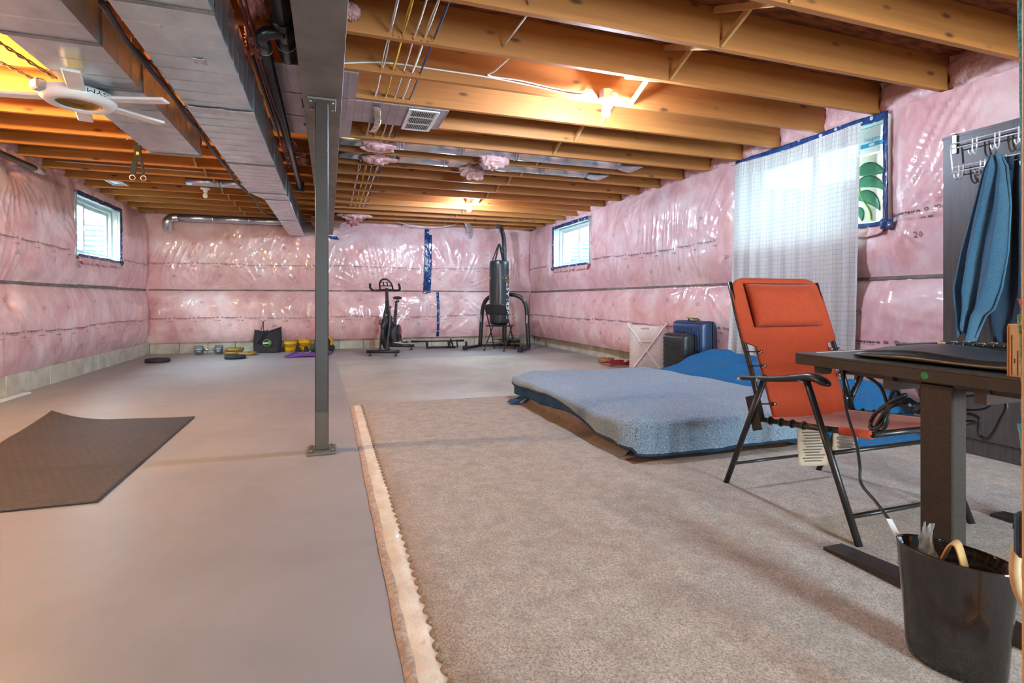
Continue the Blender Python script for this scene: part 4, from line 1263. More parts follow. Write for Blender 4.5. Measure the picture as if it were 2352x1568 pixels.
for k, (p, q) in enumerate((((-.12, .06, .05), (-.62, .18, .31)), ((-.06, -.12, .06), (-.50, -.30, .33)), ((.10, -.02, .06), (.40, -.21, .30)), ((.13, .05, .06), (.43, -.10, .29)))):
    pts = [Vector(p).lerp(Vector(q), i / 40) for i in range(41)]
    mb = MB()
    for ph in (0, math.pi):
        mb.tube([v + Vector((.006 * math.cos(i * .9 + ph), 0, .006 * math.sin(i * .9 + ph))) for i, v in enumerate(pts)], .005, 5)
    mb.build('rope', mat('rope_%d' % k, 'B09A72', '4A3E30', 60, rough=.8), fan)
# strap handles clipped under a left joist
st = thing('exercise_strap', 'black webbing strap with metal rings hung from a left joist', 'strap', (-1.66, 5.693, 2.385))
MB().tube(catmull([(-.07, 0, -.005), (-.03, 0, .005), (.02, 0, -.01), (.03, 0, -.05)], 4), .008, 6).build('carabiner', M['chrome'], st)
MB().box((.02, 0, -.12), (.055, .012, .15), bev=.004).build('webbing', M['bag_cloth'], st)
MB().box((-.01, 0, -.25), (.045, .010, .15), Matrix.Rotation(R(8), 3, 'Y'), bev=.004).build('strap_end', M['bag_cloth'], st)
MB().box((.055, 0, -.24), (.022, .010, .16), Matrix.Rotation(R(-6), 3, 'Y'), bev=.004).build('strap_end', M['bag_cloth'], st)
for x in (-.022, .064):
    MB().tube([(x + .022 * math.cos(t), 0, -.345 + .022 * math.sin(t)) for t in [i * math.pi / 8 for i in range(16)]], .004, 6, closed=True).build('ring', M['chrome'], st)
MB().box((.02, -.008, -.125), (.026, .006, .03), bev=.002).build('brass_plate', M['gold'], st)

# ------------------------------------------------------------------ curtain
cur = thing('curtain', 'sheer white checked curtain hung over the near right window', 'curtain', (3.93, 3.75, 0))
ya, yb_ = 3.07, 4.44
def cur_fn(s, t):
    z = .06 + (2.318 - .06) * t
    # s from far (left in view) to near
    top = 4.435 - 1.365 * s; bot = 4.53 - 1.41 * s
    y = bot + (top - bot) * t
    amp = .016 * (1 - .35 * t) if t < .97 else .006
    x = 3.925 + amp * math.sin(s * 58 + 2 * nz(s * 6, t * 1.5, 4)) + .014 * nz(s * 9, t * 2.5, 8) + .012 * (1 - t) * math.sin(s * 23)
    if t > .945: x += .006 * math.sin(s * 260)
    if t < .5: x += .006 * nz(s * 16 + t * 7, t * 16 - s * 9, 14)
    z -= .03 * math.sin(math.pi * s) * t * t
    return (x, y, z)
mb = MB().grid(cur_fn, 200, 130)
co = mb.build('cloth', M['curtain'], cur, world=True)
uvl = co.data.uv_layers.new(name='UVMap')
uvs = []
for p in co.data.polygons:
    for li in p.loop_indices:
        vi = co.data.loops[li].vertex_index
        uvs += [(vi % 201) / 200, (vi // 201) / 130]
uvl.data.foreach_set('uv', uvs)
MB().tube([(3.93, 4.47, 2.312), (3.925, 3.75, 2.285), (3.93, 3.05, 2.312)], .006, 8).build('wire_rod', M['hook_white'], cur, world=True)

# cream leaf picture and stickered board standing in the window behind the curtain
pic = thing('leaf_picture', 'cream canvas with a green monstera leaf standing in the near window', 'picture', (4.10, 3.09, 1.55))
MB().box((0, 0, .27), (.018, .27, .54), bev=.003).build('canvas', M['canvas'], pic)
def leaf_lobe(c, ang, L, Wd, curve):
    mb = MB()
    def fn(s, t):
        w = Wd * math.sin(math.pi * min(1, t ** .8)) ** .8 * (1 if t < 1 else 0)
        a = ang + curve * (t - .3)
        return (-.0135 - .004 * math.sin(math.pi * s), c[0] + L * t * math.cos(a) + (s - .5) * w * -math.sin(a), c[1] + L * t * math.sin(a) + (s - .5) * w * math.cos(a))
    mb.grid(fn, 8, 20)
    mb.build('leaf_lobe', M['leaf'], pic, solid=.002)
for c, a, L, W_, cv in (((.12, .40), 2.75, .23, .115, .75), ((.13, .305), 2.80, .26, .10, .95), ((.13, .205), 3.0, .23, .11, 1.0), ((.13, .13), 3.9, .12, .06, .6)):
    leaf_lobe(c, a, L, W_, cv)
MB().tube(catmull([(-.014, .13, .40), (-.014, .09, .22), (-.014, .02, .10), (-.014, .005, .02)], 6), .006, 8).build('stem', M['leaf_vein'], pic)
brd = thing('window_board', 'white board with a blue banded sticker in the top of the near window', 'panel', (4.12, 3.09, 2.10))
MB().box((0, 0, .11), (.012, .27, .21), bev=.002).build('board', M['white_plastic'], brd)
MB().box((-.0075, .02, .075), (.003, .19, .032)).build('blue_band', M['print_blue'], brd)
MB().box((-.0095, .02, .075), (.002, .045, .02)).build('white_mark', M['print_white'], brd)
vs, fs, w = text_geo('Sungate', .045)
MB().add([(-.0085, .02 + w / 2 - x, .108 + y) for x, y in vs], fs).build('lettering', M['print_blue'], brd)

# ------------------------------------------------------------------ air bed and blankets
bed = thing('air_mattress', 'low brown air mattress on the carpet under blankets', 'mattress', (2.65, 3.6, .018))
BX0, BX1, BY0, BY1, BZ = 1.64, 3.72, 2.66, 4.62, .185
mb = MB()
def bed_fn(s, t):
    # superellipse outline, rounded side profile
    th = 2 * math.pi * s
    e = 7.0
    c_, s_ = math.cos(th), math.sin(th)
    rr = (abs(c_) ** e + abs(s_) ** e) ** (-1 / e)
    ph = (t - .5) * math.pi
    bulge = .94 + .06 * math.cos(ph) ** .6
    cxm, cym = (BX0 + BX1) / 2, (BY0 + BY1) / 2
    wr = .018 * nz(th * 9, t * 4, 3) * math.cos(ph)
    return (cxm + (BX1 - BX0) / 2 * c_ * rr * bulge + wr * c_, cym + (BY1 - BY0) / 2 * s_ * rr * bulge + wr * s_, .02 + BZ * (.5 + .5 * math.sin(ph)))
mb.grid(bed_fn, 160, 14, close_u=True)
n0 = len(mb.v)
mb.f.append([14 * 160 + k for k in range(160)]); mb.s.append(False)
mb.build('mattress_body', M['brown_bed'], bed, world=True)
mb = MB()
mb.grid(lambda s, t: (1.60 + 2.1 * s, 2.60 + .10 * t + .025 * nz(s * 14, 2, 3), .021 + .025 * abs(nz(s * 22, t * 4, 5)) * (1 - abs(2 * t - 1))), 90, 6)
mb.build('loose_skirt', mat('airbed_skirt', '6E4C2E', '5A3C22', 8, rough=.6), bed, world=True)
mb = MB()
mb.grid(lambda s, t: (1.585 + .10 * t + .02 * nz(s * 12, 1, 8), 2.72 + 1.86 * s, .022 + .06 * t * t + .03 * abs(nz(s * 16, t * 5, 6)) * (1 - abs(2 * t - 1))), 90, 6)
mb.build('side_skirt', M['brown_bed'], bed, world=True)

def top_z(x, y):
    d = min(x - 1.62, y - 2.62)
    return .235 + .022 * nz(x * 2.1, y * 2.4, 5) + .012 * nz(x * 6, y * 4, 8) - .055 * math.exp(-max(d, 0) / .07)
def drape(x0, y0, off, sdrop, ldrop):
    """cloth point at unfolded position (a along x from left edge, b along y from near edge); negative = hanging"""
    def f(a, b):
        z = top_z(x0 + max(a, 0), y0 + max(b, 0)) + off
        x, y = x0 + a, y0 + b
        rad = .05
        if a < 0:
            h = -a
            x = x0 - off - .03 * math.sin(min(1, h / rad) * math.pi / 2) - .035 * nz(y * 7, 2, 3) * min(1, h / .1); z -= max(0, h - .02)
        if b < 0:
            h = -b
            y = y0 - off - .045 * math.sin(min(1, h / rad) * math.pi / 2) - .035 * nz(x * 6, 2, 9) * min(1, h / .1); z -= max(0, h - .02)
        rc, px_, py_ = .13, x0 + .13 - x, y0 + .13 - y
        if px_ > 0 and py_ > 0:
            L = math.hypot(px_, py_)
            lim = rc + off + .03 * min(1, max(-a, -b, 0) / rad)
            if L > lim: x, y = x0 + rc - px_ * lim / L, y0 + rc - py_ * lim / L
        return (x, y, max(z, .026 + off))
    return f
bl = thing('fleece_blanket', 'grey-blue fleece blanket spread over the air mattress', 'blanket', (2.3, 3.6, .24))
f = drape(1.655, 2.665, .020, 0, 0)
NA, NB = 130, 160
def edge_a(b):      # left hem: hangs further toward the near corner
    t = max(0, min(1, (b + .2) / 2.3)); return -(.055 + .12 * (1 - t) ** 2.2 + .02 * math.sin(t * 9))
def fleece(s, t):
    b = -.225 + (2.02 + .225) * t
    a0 = edge_a(b); a1 = 1.42 + .03 * math.sin(t * 7) - .10 * (t - .5)
    a = a0 + (a1 - a0) * s
    bb = b
    if b < 0 and a > .2: bb = b * (1 - .22 * min(1, (a - .2) / 1.0))
    p = f(a, bb)
    return (p[0], p[1], p[2] + .004 * nz(p[0] * 30, p[1] * 30, 3))
MB().grid(fleece, NA, NB).build('fleece', M['fleece'], bl, world=True, solid=.012)
hem = [Vector(fleece(0, t / 60)) for t in range(61)]
MB().tube(hem, .011, 8).build('left_hem', M['binding'], bl, world=True)
hem2 = [Vector(fleece(t / 60, 0)) for t in range(61)]
MB().tube(hem2, .011, 8).build('near_hem', M['binding'], bl, world=True)

bu = thing('blue_sheet', 'dark blue sheet peeking out under the grey fleece along the mattress edges', 'sheet', (2.4, 3.6, .2))
g = drape(1.65, 2.66, .002, 0, 0)
def sheet(s, t):
    b = -.19 + 2.2 * t
    a0 = -(.115 + .06 * math.sin(max(0, t) * 11) * .3 + .10 * max(0, t - .75) * 2)
    a = a0 + (.5 - a0) * s
    return g(a, b)
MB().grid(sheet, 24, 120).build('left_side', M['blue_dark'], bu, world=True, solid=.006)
def sheet2(s, t):
    a = .35 + 1.75 * s; b = -.19 - .02 * math.sin(s * 14) + (.4) * t
    return g(a, b)
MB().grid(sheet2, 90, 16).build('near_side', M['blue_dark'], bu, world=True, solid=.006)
mb = MB()
mb.grid(lambda s, t: (1.50 + .16 * s, 4.36 + .13 * t, .03 + .05 * s + .03 * abs(nz(s * 5, t * 5, 3))), 10, 8)
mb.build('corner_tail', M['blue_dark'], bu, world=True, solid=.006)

lump = thing('blue_blanket', 'bright blue blanket heaped over pillows at the right end of the bed', 'blanket', (3.5, 3.7, .24))
def blue(s, t):
    x = 2.98 + .04 * math.sin(t * 6) + .86 * s
    y = 2.50 + 2.14 * t
    u, v = x, y
    def bump(cx, cy, rx, ry, h): return h * math.exp(-((u - cx) / rx) ** 2 - ((v - cy) / ry) ** 2)
    z = .225 + bump(3.62, 4.25, .38, .42, .20) + bump(3.62, 3.55, .30, .35, .15) + bump(3.66, 2.86, .25, .24, .10)
    z += .035 * (1 - abs(math.sin(s * 5 + t * 16 + 2 * nz(s * 4, t * 5, 3)))) ** 2 * min(1, s * 3)
    z += .02 * nz(s * 9, t * 16, 7) * min(1, s * 4)
    near = max(0, (2.68 - y) / .18); far = max(0, (y - 4.48) / .16)
    k = min(1, max(near, far))
    z = z * (1 - k ** 1.6) + .03 * k ** 1.6
    z -= .01 * (1 - min(1, s * 12))
    if s > .93: z -= .1 * (s - .93) / .07
    return (x, y, z)
MB().grid(blue, 90, 180).build('cloth', M['blue_cloth'], lump, world=True, solid=.01)
mb = MB()
mb.grid(lambda s, t: (2.95 + .95 * s, 2.40 + .16 * t + .03 * nz(s * 9, 3, 5), .034 + .03 * t + .012 * abs(nz(s * 20, t * 4, 4))), 50, 6)
mb.build('trailing_edge', M['blue_cloth'], lump, world=True, solid=.006)

# ------------------------------------------------------------------ orange folding lounge chair
ch = thing('lounge_chair', 'orange padded folding lounge chair with black frame beside the desk', 'chair', (2.17, 1.8, .018))
xl, xr = 1.905, 2.475
def chpart(mb, name, m, **k): return mb.build(name, m, ch, world=True, **k)
zf = .018
for x, sx in ((xl, -1), (xr, 1)):
    xo = x - .005 * sx * 0
    chpart(MB().tube([(x - .045 * 1 if sx < 0 else x + .01, 1.685, .600), (x - .045 if sx < 0 else x + .01, 1.455, zf)], .0135, 10), 'front_leg', M['chair_metal'])
    xx = x - .02 if sx < 0 else x + .02
    chpart(MB().tube([(xx, 1.93, .585), (xx, 2.185, zf)], .0135, 10), 'rear_leg', M['chair_metal'])
    xa = x - .04 if sx < 0 else x + .015
    am = MB()
    arm_pts = [(xa, 2.06, .560), (xa, 1.95, .572), (xa, 1.83, .587), (xa, 1.73, .606), (xa, 1.66, .618), (xa, 1.61, .606), (xa, 1.585, .596)]
    rr_ = [.017, .02, .022, .026, .029, .027, .012]
    am.tube(catmull(arm_pts, 4), [rr_[min(6, i // 4)] + (rr_[min(6, i // 4 + 1)] - rr_[min(6, i // 4)]) * (i % 4) / 4 for i in range(25)], 12, flat=.62)
    ao = chpart(am, 'armrest', M['black_plastic'])
    for (yy, z) in ((2.05, .560), (1.93, .572), (1.70, .600)):
        MB().tube([(xa - .031, yy, z - .004), (xa + .031, yy, z - .004)], .006, 8).build('rivet', M['chrome'], ao, world=True)
    # seat rail and back rail
    chpart(MB().tube([(x, 2.02, .372), (x, 1.72, .400), (x, 1.44, .432)], .0125, 10), 'seat_rail', M['chair_metal'])
    chpart(MB().tube([(x, 1.97, .378), (x, 2.03, .57), (x, 2.12, .82), (x, 2.185, 1.02)], .0125, 10), 'back_rail', M['chair_metal'])
    chpart(MB().box((x - .012 * sx * -1, 2.01, .40), (.006, .06, .16), Matrix.Rotation(R(-18), 3, 'X'), bev=.002), 'hinge_plate', M['chair_metal'])
chpart(MB().tube([(xl - .045, 1.565, .335), (xr + .01, 1.565, .335)], .009, 8), 'front_crossbar', M['chair_metal'])
chpart(MB().tube([(xl - .045, 1.49, .115), (xr + .01, 1.49, .115)], .009, 8), 'lower_crossbar', M['chair_metal'])
chpart(MB().tube([(xl - .02, 2.14, .125), (xr + .02, 2.14, .125)], .008, 8), 'rear_crossbar', M['chair_metal'])
chpart(MB().tube([(xl, 1.44, .432), (xr, 1.44, .432)], .0125, 8), 'seat_front_rail', M['chair_metal'])
# backrest fabric
def back(s, t):
    z = .375 + .665 * t
    y = 1.955 + .235 * t + .012 * math.sin(math.pi * s)
    w0, w1 = xl + .035, xr - .035
    k = max(0, min(1, (t - .50) / .03))
    ins = .02 * (1 - k) - .045 * k
    lo, hi = w0 + ins * 1, w1 - ins
    if t > .86:
        q = (t - .86) / .14; c = .085 * (1 - math.sqrt(max(0, 1 - q * q)))
        lo += c; hi -= c
    x = lo + (hi - lo) * s
    y -= .012 * math.sin(math.pi * s) * 2
    return (x, y, z)
chpart(MB().grid(back, 34, 60), 'backrest', M['orange'], solid=.014)
def pillow(s, t):
    x = 1.975 + .43 * s; z = .800 + .215 * t
    b = (1 - (2 * s - 1) ** 6) * (1 - (2 * t - 1) ** 4)
    y = 1.955 + .235 * (z - .375) / .665 - .022 - .048 * max(0, b) ** .7
    return (x, y, z)
chpart(MB().grid(pillow, 26, 18), 'headrest', M['orange'], solid=.004)
def seat(s, t):
    y = 1.98 - .55 * t; x = xl + .02 + (xr - xl - .04) * s
    return (x, y, .378 + .056 * t - .022 * math.sin(math.pi * s) * math.sin(math.pi * t) + .004 * nz(s * 12, t * 3, 3))
chpart(MB().grid(seat, 26, 26), 'seat', M['orange_seat'], solid=.012)
chpart(MB().tube([(xl, 1.565, .418), (xl, 1.44, .432)], .017, 12), 'rail_sleeve', M['orange'])
for x, d in ((xl, 1), (xr, -1)):
    for z in (.45, .56, .62, .685):
        yb2 = 1.955 + .235 * (z - .375) / .665
        mb = MB().tube(catmull([(x - .014 * d, yb2 + .005, z), (x, yb2 - .018, z), (x + .03 * d, yb2 - .014, z - .002), (x + .062 * d, yb2 - .012, z - .003)], 4), .0035, 6)
        e = chpart(mb, 'bungee_loop', M['cable_black'])
        MB().tube([(x + .052 * d, yb2 - .022, z - .003), (x + .066 * d, yb2 - .022, z - .003)], .009, 10).build('eyelet', M['chrome'], e, world=True)
    for yy in (1.92, 1.86, 1.80, 1.74):
        chpart(MB().tube([(x + .016 * math.cos(t), yy, .372 + (2.02 - yy) * .1 + .016 * math.sin(t)) for t in [i * math.pi / 5 for i in range(10)]], .004, 6, closed=True), 'bungee_loop', M['cable_black'])
def hang_tag(a, w, h, seed, name, px):
    mb = MB().grid(lambda s, t: (a[0] + w[0] * s + .006 * nz(s * 3, t * 4, seed), a[1] + w[1] * s + .012 * nz(s * 2, t * 4, seed + 3), a[2] - h * t), 8, 12)
    o = chpart(mb, name, M['label_paper'], solid=.001)
    tx = MB()
    L = math.hypot(w[0], w[1])
    for k in range(11):
        u0, u1 = .14 + .05 * (k * 7 % 3), .88 - .06 * (k * 5 % 4)
        z = a[2] - h * (.12 + .075 * k)
        tx.add([(a[0] + w[0] * u, a[1] + w[1] * u - .008, zz) for u, zz in ((u0, z), (u1, z), (u1, z + .004), (u0, z + .004))], [[0, 1, 2, 3]])
    tx.build('fine_print', M['text_dark'], o, world=True)
hang_tag((1.925, 1.79, .375), (.135, -.03), .165, 3, 'care_label', 0)
hang_tag((2.06, 1.73, .365), (.12, -.02), .085, 7, 'small_label', 0)

# ------------------------------------------------------------------ desk
dk = thing('desk', 'black sit-stand desk with flat column legs at the right', 'desk', (2.25, 1.12, .018))
DZ = .735
top = MB()
poly = []
dx0, dx1, dy0, dy1, rc = 1.645, 2.98, .62, 1.56, .03
for cx_, cy_, a0 in ((dx1 - rc, dy1 - rc, 0), (dx0 + rc, dy1 - rc, 90), (dx0 + rc, dy0 + rc, 180), (dx1 - rc, dy0 + rc, 270)):
    for k in range(5):
        a = R(a0 + 22.5 * k); poly.append((cx_ + rc * math.cos(a), cy_ + rc * math.sin(a)))
top.prism(poly, .006, c=(0, 0, DZ - .006)).build('desktop', M['desk_top'], dk, world=True)
MB().prism([(x * .998 + .0045, y * .998 + .002) for x, y in poly], .033, c=(0, 0, DZ - .040)).build('edge', M['desk_edge'], dk, world=True)
MB().bar((1.72, 1.575 - .06, DZ + .001), (2.10, 1.575 - .045, DZ + .001), .006, .002).build('inlay_line', M['print_white'], dk, world=True)
mb = MB()
mb.box((2.22, 1.24, .668), (1.02, .03, .05)); mb.box((2.22, .98, .668), (1.02, .03, .05))
mb.build('frame_rail', M['desk_steel'], dk, world=True)
for x in (1.755, 2.685):
    MB().box((x, 1.10, .683), (.06, .62, .025), bev=.004).build('top_bracket', M['desk_steel'], dk, world=True)
    MB().box((x - .005, 1.1015, .36), (.061, .093, .64), bev=.004).build('column', M['desk_steel'], dk, world=True)
    ft = MB()
    prof = [(1.478, .020), (1.478, .030), (1.18, .048), (.98, .048), (.72, .030), (.72, .020)]
    n = len(prof)
    ft.add([(x - .045, y, z) for y, z in prof] + [(x + .045, y, z) for y, z in prof], [list(range(n)), list(range(n, 2 * n))[::-1]] + [[i, n + i, n + (i + 1) % n, (i + 1) % n] for i in range(n)])
    ft.build('foot', M['desk_steel'], dk, world=True)
MB().lathe([(.011, 0), (.011, .002)], seg=16, rot=Matrix.Rotation(R(-90), 3, 'Y')).xform(Matrix.Translation((1.648, 1.085, DZ - .024))).build('green_sticker', mat('green_sticker', '1E8F5A', '1A8050', 9), dk, world=True)
MB().box((1.70, 1.47, .680), (.05, .04, .03), bev=.006).build('cable_clip', M['black_plastic'], dk, world=True)
def vbox(name, label, cat, p, s, m): return tag(MB().box((0, 0, 0), s, bev=.004).build(name, m), label, cat)

pad = thing('desk_pad', 'wavy black leather desk pad lying on the desk', 'desk pad', (1.95, 1.1, DZ))
pa, pb_, pc, pd = Vector((1.71, 1.36, 0)), Vector((1.715, .72, 0)), Vector((2.06, .66, 0)), Vector((2.10, 1.47, 0))
def padf(s, t):
    p = pa.lerp(pb_, t).lerp(pd.lerp(pc, t), s)
    hump = .030 * math.exp(-((t - .30) / .22) ** 2) * (.4 + .6 * math.sin(math.pi * s)) + .018 * math.exp(-((t - .85) / .2) ** 2)
    e = min(1, min(s, 1 - s) / .05) * min(1, min(t, 1 - t) / .05)
    return (p.x, p.y, DZ + .006 + .012 * math.sqrt(e) + hump * (.25 + .75 * e))
MB().grid(padf, 40, 50).build('sheet', M['leather'], pad, world=True, solid=.008)
kb = thing('keyboard', 'black keyboard with a few tan keys behind the leather pad', 'keyboard', (2.42, 1.28, DZ), R(-68))
MB().box((0, 0, .012), (.46, .15, .016), bev=.003).build('case', M['black_plastic'], kb)
kd = {}
for r_ in range(5):
    for c_ in range(15):
        tan = (c_ * 3 + r_ * 2) % 7 == 0
        o = None
        if tan not in kd:
            o = MB().box((0, 0, 0), (.024, .022, .012), bev=.003).build('key', M['label_paper'] if tan else M['cable_black'], kb); kd[tan] = o.data
        else:
            o = bpy.data.objects.new('key', kd[tan]); COL.objects.link(o); o.parent = kb
        o.location = (-.203 + .029 * c_, -.056 + .028 * r_, .026)
ms = thing('computer_mouse', 'silver-white mouse beside the cream box on the desk', 'mouse', (1.98, .80, DZ + .006), R(-70))
MB().ball((0, 0, .018), 1, 18, 10, (.055, .032, .022)).build('shell', M['white_plastic'], ms)
MB().lathe([(.012, -.003), (.012, .003)], seg=14, axis='Y').xform(Matrix.Translation((.035, 0, .034))).build('scroll_wheel', M['black_plastic'], ms)
slab = thing('laptop', 'closed dark grey laptop at the back of the desk', 'laptop', (2.28, 1.50, DZ))
MB().box((0, 0, .010), (.30, .03, .016), bev=.003).build('base', M['gym_grey'], slab)
MB().box((0, 0, .021), (.30, .03, .006), bev=.002).build('lid', M['desk_top'], slab)
bx_ = thing('cream_box', 'small cream cardboard box with brown print on the desk corner', 'box', (1.655, .888, DZ), R(0))
MB().box((.0175, -.04, .068), (.035, .08, .135), bev=.001).build('carton', M['box_cream'], bx_)
MB().box((-.001, -.0015, .066), (.003, .003, .130)).build('orange_edge', M['box_orange'], bx_)
tx = MB()
for k in range(7):
    y0 = -.008 - .0062 * k; z0, z1 = .006 + .03 * (k % 2), .108 - .02 * (k * 3 % 4)
    tx.add([(-.0012, y0, z0), (-.0012, y0 - .002, z0), (-.0012, y0 - .002, z1), (-.0012, y0, z1)], [[0, 1, 2, 3]])
tx.build('fine_print', M['text_dark'], bx_)
MB().box((-.0005, -.024, .118), (.002, .004, .022)).build('yellow_mark', M['print_yellow'], bx_)

# cords under the desk
def cordx(label, pix, xs, r=.0045, n=6, cat='cord', extra=()):
    pts = [atX(a, b, x) for (a, b), x in zip(pix, xs)] + list(extra)
    return tag(MB().tube(catmull(pts, n), r, 8).build('cord', M['cable_black']), label, cat)
cordx('black cord dropping from the desk edge into the bin', [(1940, 842), (1938, 880), (1945, 945), (1965, 1010), (1975, 1070), (1978, 1110), (2010, 1150), (2040, 1190)], [1.73, 1.70, 1.66, 1.62, 1.58, 1.56, 1.53, 1.50])
a, b_ = atX(2042, 1192, 1.50), atX(2068, 1242, 1.465)
wt = thing('cord_label', 'white tag wrapped round the hanging cord above the bin', 'label', b_)
MB().bar(a, a.lerp(b_, .75), .014, .003).build('paper', M['white_plastic'], wt, world=True)
MB().bar(a.lerp(b_, .7), b_, .005, .005).build('plug_end', M['label_paper'], wt, world=True)
coil = [(1985, 860), (2020, 885), (2035, 920), (2040, 960), (2025, 990), (2000, 975), (2010, 950), (2045, 925), (2065, 905), (2055, 893), (2045, 915), (2040, 945), (2020, 980), (1998, 982), (2015, 945), (2060, 915), (2080, 906), (2070, 920), (2040, 935), (2010, 985), (2045, 935), (2090, 930)]
cordx('coiled black cord hanging beneath the desk, left of the column', coil, [1.86 + .012 * (i % 3) for i in range(len(coil))], .006)
ad = atX(2090, 928, 1.9)
ap = thing('power_adapter', 'small black power adapter beside the coiled cord under the desk', 'adapter', ad)
MB().box((0, 0, 0), (.04, .05, .028), Matrix.Rotation(R(25), 3, 'X'), bev=.006).build('body', M['black_plastic'], ap)
MB().tube([(0, .02, -.005), (0, .055, .008)], .004, 6).build('pin', M['chrome'], ap)
loop2 = [(2112, 925), (2180, 915), (2240, 908), (2278, 902), (2282, 915), (2270, 935), (2235, 942), (2190, 936), (2120, 926)]
cordx('thin black cord looping behind the desk column', loop2, [2.15] * len(loop2), .004)
loop3 = [(2285, 902), (2305, 915), (2312, 935), (2300, 960), (2285, 990), (2268, 1008), (2252, 1002), (2248, 985), (2250, 965), (2240, 955), (2222, 950)]
cordx('black cord dangling right of the desk column', loop3, [2.2] * len(loop3), .006)

# ------------------------------------------------------------------ wastebasket
bn = thing('wastebasket', 'glossy black oval wastebasket in the near right corner', 'bin', (1.472, .90, .018), R(16))
mb = MB()
prof = [(.74, .0), (.80, .004), (.84, .03), (.90, .14), (1.0, .28), (1.0, .284), (.97, .284), (.88, .14), (.80, .03), (.78, .012)]
vs = []
seg = 48
for (r_, z) in prof:
    for k in range(seg):
        a = 2 * math.pi * k / seg
        vs.append((.072 * r_ * math.cos(a), .122 * r_ * math.sin(a), z))
fs = [[i * seg + k, i * seg + (k + 1) % seg, (i + 1) * seg + (k + 1) % seg, (i + 1) * seg + k] for i in range(len(prof) - 1) for k in range(seg)]
mb.add(vs, fs, True); mb.f += [list(range(seg))[::-1], [(len(prof) - 1) * seg + k for k in range(seg)]]; mb.s += [False, False]
mb.build('tub', M['gloss_black'], bn)
MB().tube([(.071 * math.cos(a), .1205 * math.sin(a), .284) for a in [2 * math.pi * k / 48 for k in range(48)]], .0025, 6, closed=True).build('rim', M['gloss_black'], bn)
pw = thing('plastic_wrapper', 'crumpled clear plastic wrapper sticking up out of the bin', 'wrapper', (1.50, .965, .2))
for k, (x0, y0, x1, y1, z1, w_) in enumerate(((1.462, .955, 1.475, .965, .345, .05), (1.440, .985, 1.42, 1.0, .302, .03))):
    mb = MB()
    def wf(s, t, k=k):
        c0, c1 = Vector((x0, y0, .18)), Vector((x1, y1, z1))
        c = c0.lerp(c1, t)
        ww = w_ * (1 - .55 * t ** 2) * (1 + .3 * nz(t * 6, s * 2, k))
        return (c.x + .022 * nz(s * 7 + k, t * 9, 5), c.y + (.5 - s) * ww, c.z + .02 * nz(s * 6, 1, k + 8) * t)
    mb.grid(wf, 14, 22).build('film', M['wrap'], pw, world=True, solid=.0008)
MB().box((1.452, .925, .24), (.010, .016, .04), bev=.003).build('red_print', M['red'], pw, world=True)
cd = thing('kraft_card', 'bent strip of brown card arched in the bin', 'card', (1.46, .88, .2))
mb = MB()
pts = catmull([(1.452, .940, .21), (1.455, .930, .25), (1.464, .908, .318), (1.468, .896, .328), (1.464, .883, .31), (1.458, .860, .24), (1.455, .845, .20)], 6)
mb.grid(lambda s, t: tuple(pts[min(len(pts) - 1, int(round(t * (len(pts) - 1))))] + Vector((.040 * (s - .3), .012 * (s - .3), 0))), 4, len(pts) - 1)
mb.build('strip', M['card'], cd, world=True, solid=.004)

# ------------------------------------------------------------------ wardrobe with hooks and towels
wd = thing('wardrobe', 'tall dark wood-grain wardrobe side against the right wall', 'wardrobe', (3.8, 1.55, .018))
MB().box((3.75, 1.55, .065), (.30, 1.37, .09)).build('plinth', M['wardrobe'], wd, world=True)
MB().box((3.595, 1.55, 1.015), (.018, 1.41, 1.80), bev=.001).build('side_panel', M['wardrobe'], wd, world=True)
for yy in (2.246, .854): MB().box((3.745, yy, 1.015), (.28, .016, 1.80), bev=.001).build('end_panel', M['wardrobe'], wd, world=True)
MB().box((3.745, 1.55, 1.922), (.32, 1.42, .018), bev=.001).build('top_panel', M['wardrobe'], wd, world=True)
MB().box((3.885, 1.55, 1.015), (.008, 1.39, 1.80)).build('back_panel', M['wardrobe'], wd, world=True)
hk = thing('hook_rack', 'white wire hook rack hung over the wardrobe top', 'hook rack', (3.56, 1.95, 1.93))
x0 = 3.545
for yy in (2.185, 1.55):
    MB().box((x0 + .030, yy, 1.87), (.004, .022, .11), bev=.001).build('hanger_strap', M['hook_white'], hk, world=True)
    MB().box((x0 + .09, yy, 1.934), (.14, .028, .004)).build('over_bracket', M['hook_white'], hk, world=True)
    MB().tube(catmull([(x0 + .02, yy, 1.87), (x0, yy, 1.86), (x0 - .005, yy - .004, 1.80), (x0, yy - .01, 1.70)], 4), .0045, 8).build('side_wire', M['hook_white'], hk, world=True)
for z, dx in ((1.868, 0), (1.838, -.006), (1.725, 0), (1.695, -.006)):
    MB().tube([(x0 + dx, 2.185, z), (x0 + dx, 1.5, z)], .0038, 8).build('rail_wire', M['hook_white'], hk, world=True)
for i, yy in enumerate((2.07, 1.96, 1.85, 1.74)):
    for d in (0, .022):
        MB().tube(catmull([(x0 - .002, yy - d, 1.875), (x0 - .006, yy - d, 1.80), (x0 - .02, yy - d, 1.775), (x0 - .036, yy - d, 1.785), (x0 - .04, yy - d, 1.80)], 4), .0036, 6).build('hook', M['hook_white'], hk, world=True)
for i, yy in enumerate((2.14, 2.03, 1.93, 1.82)):
    for d in (0, .022):
        MB().tube(catmull([(x0 - .002, yy - d, 1.735), (x0 - .006, yy - d, 1.67), (x0 - .024, yy - d, 1.645), (x0 - .044, yy - d, 1.655), (x0 - .05, yy - d, 1.675)], 4), .0036, 6).build('hook', M['hook_white'], hk, world=True)
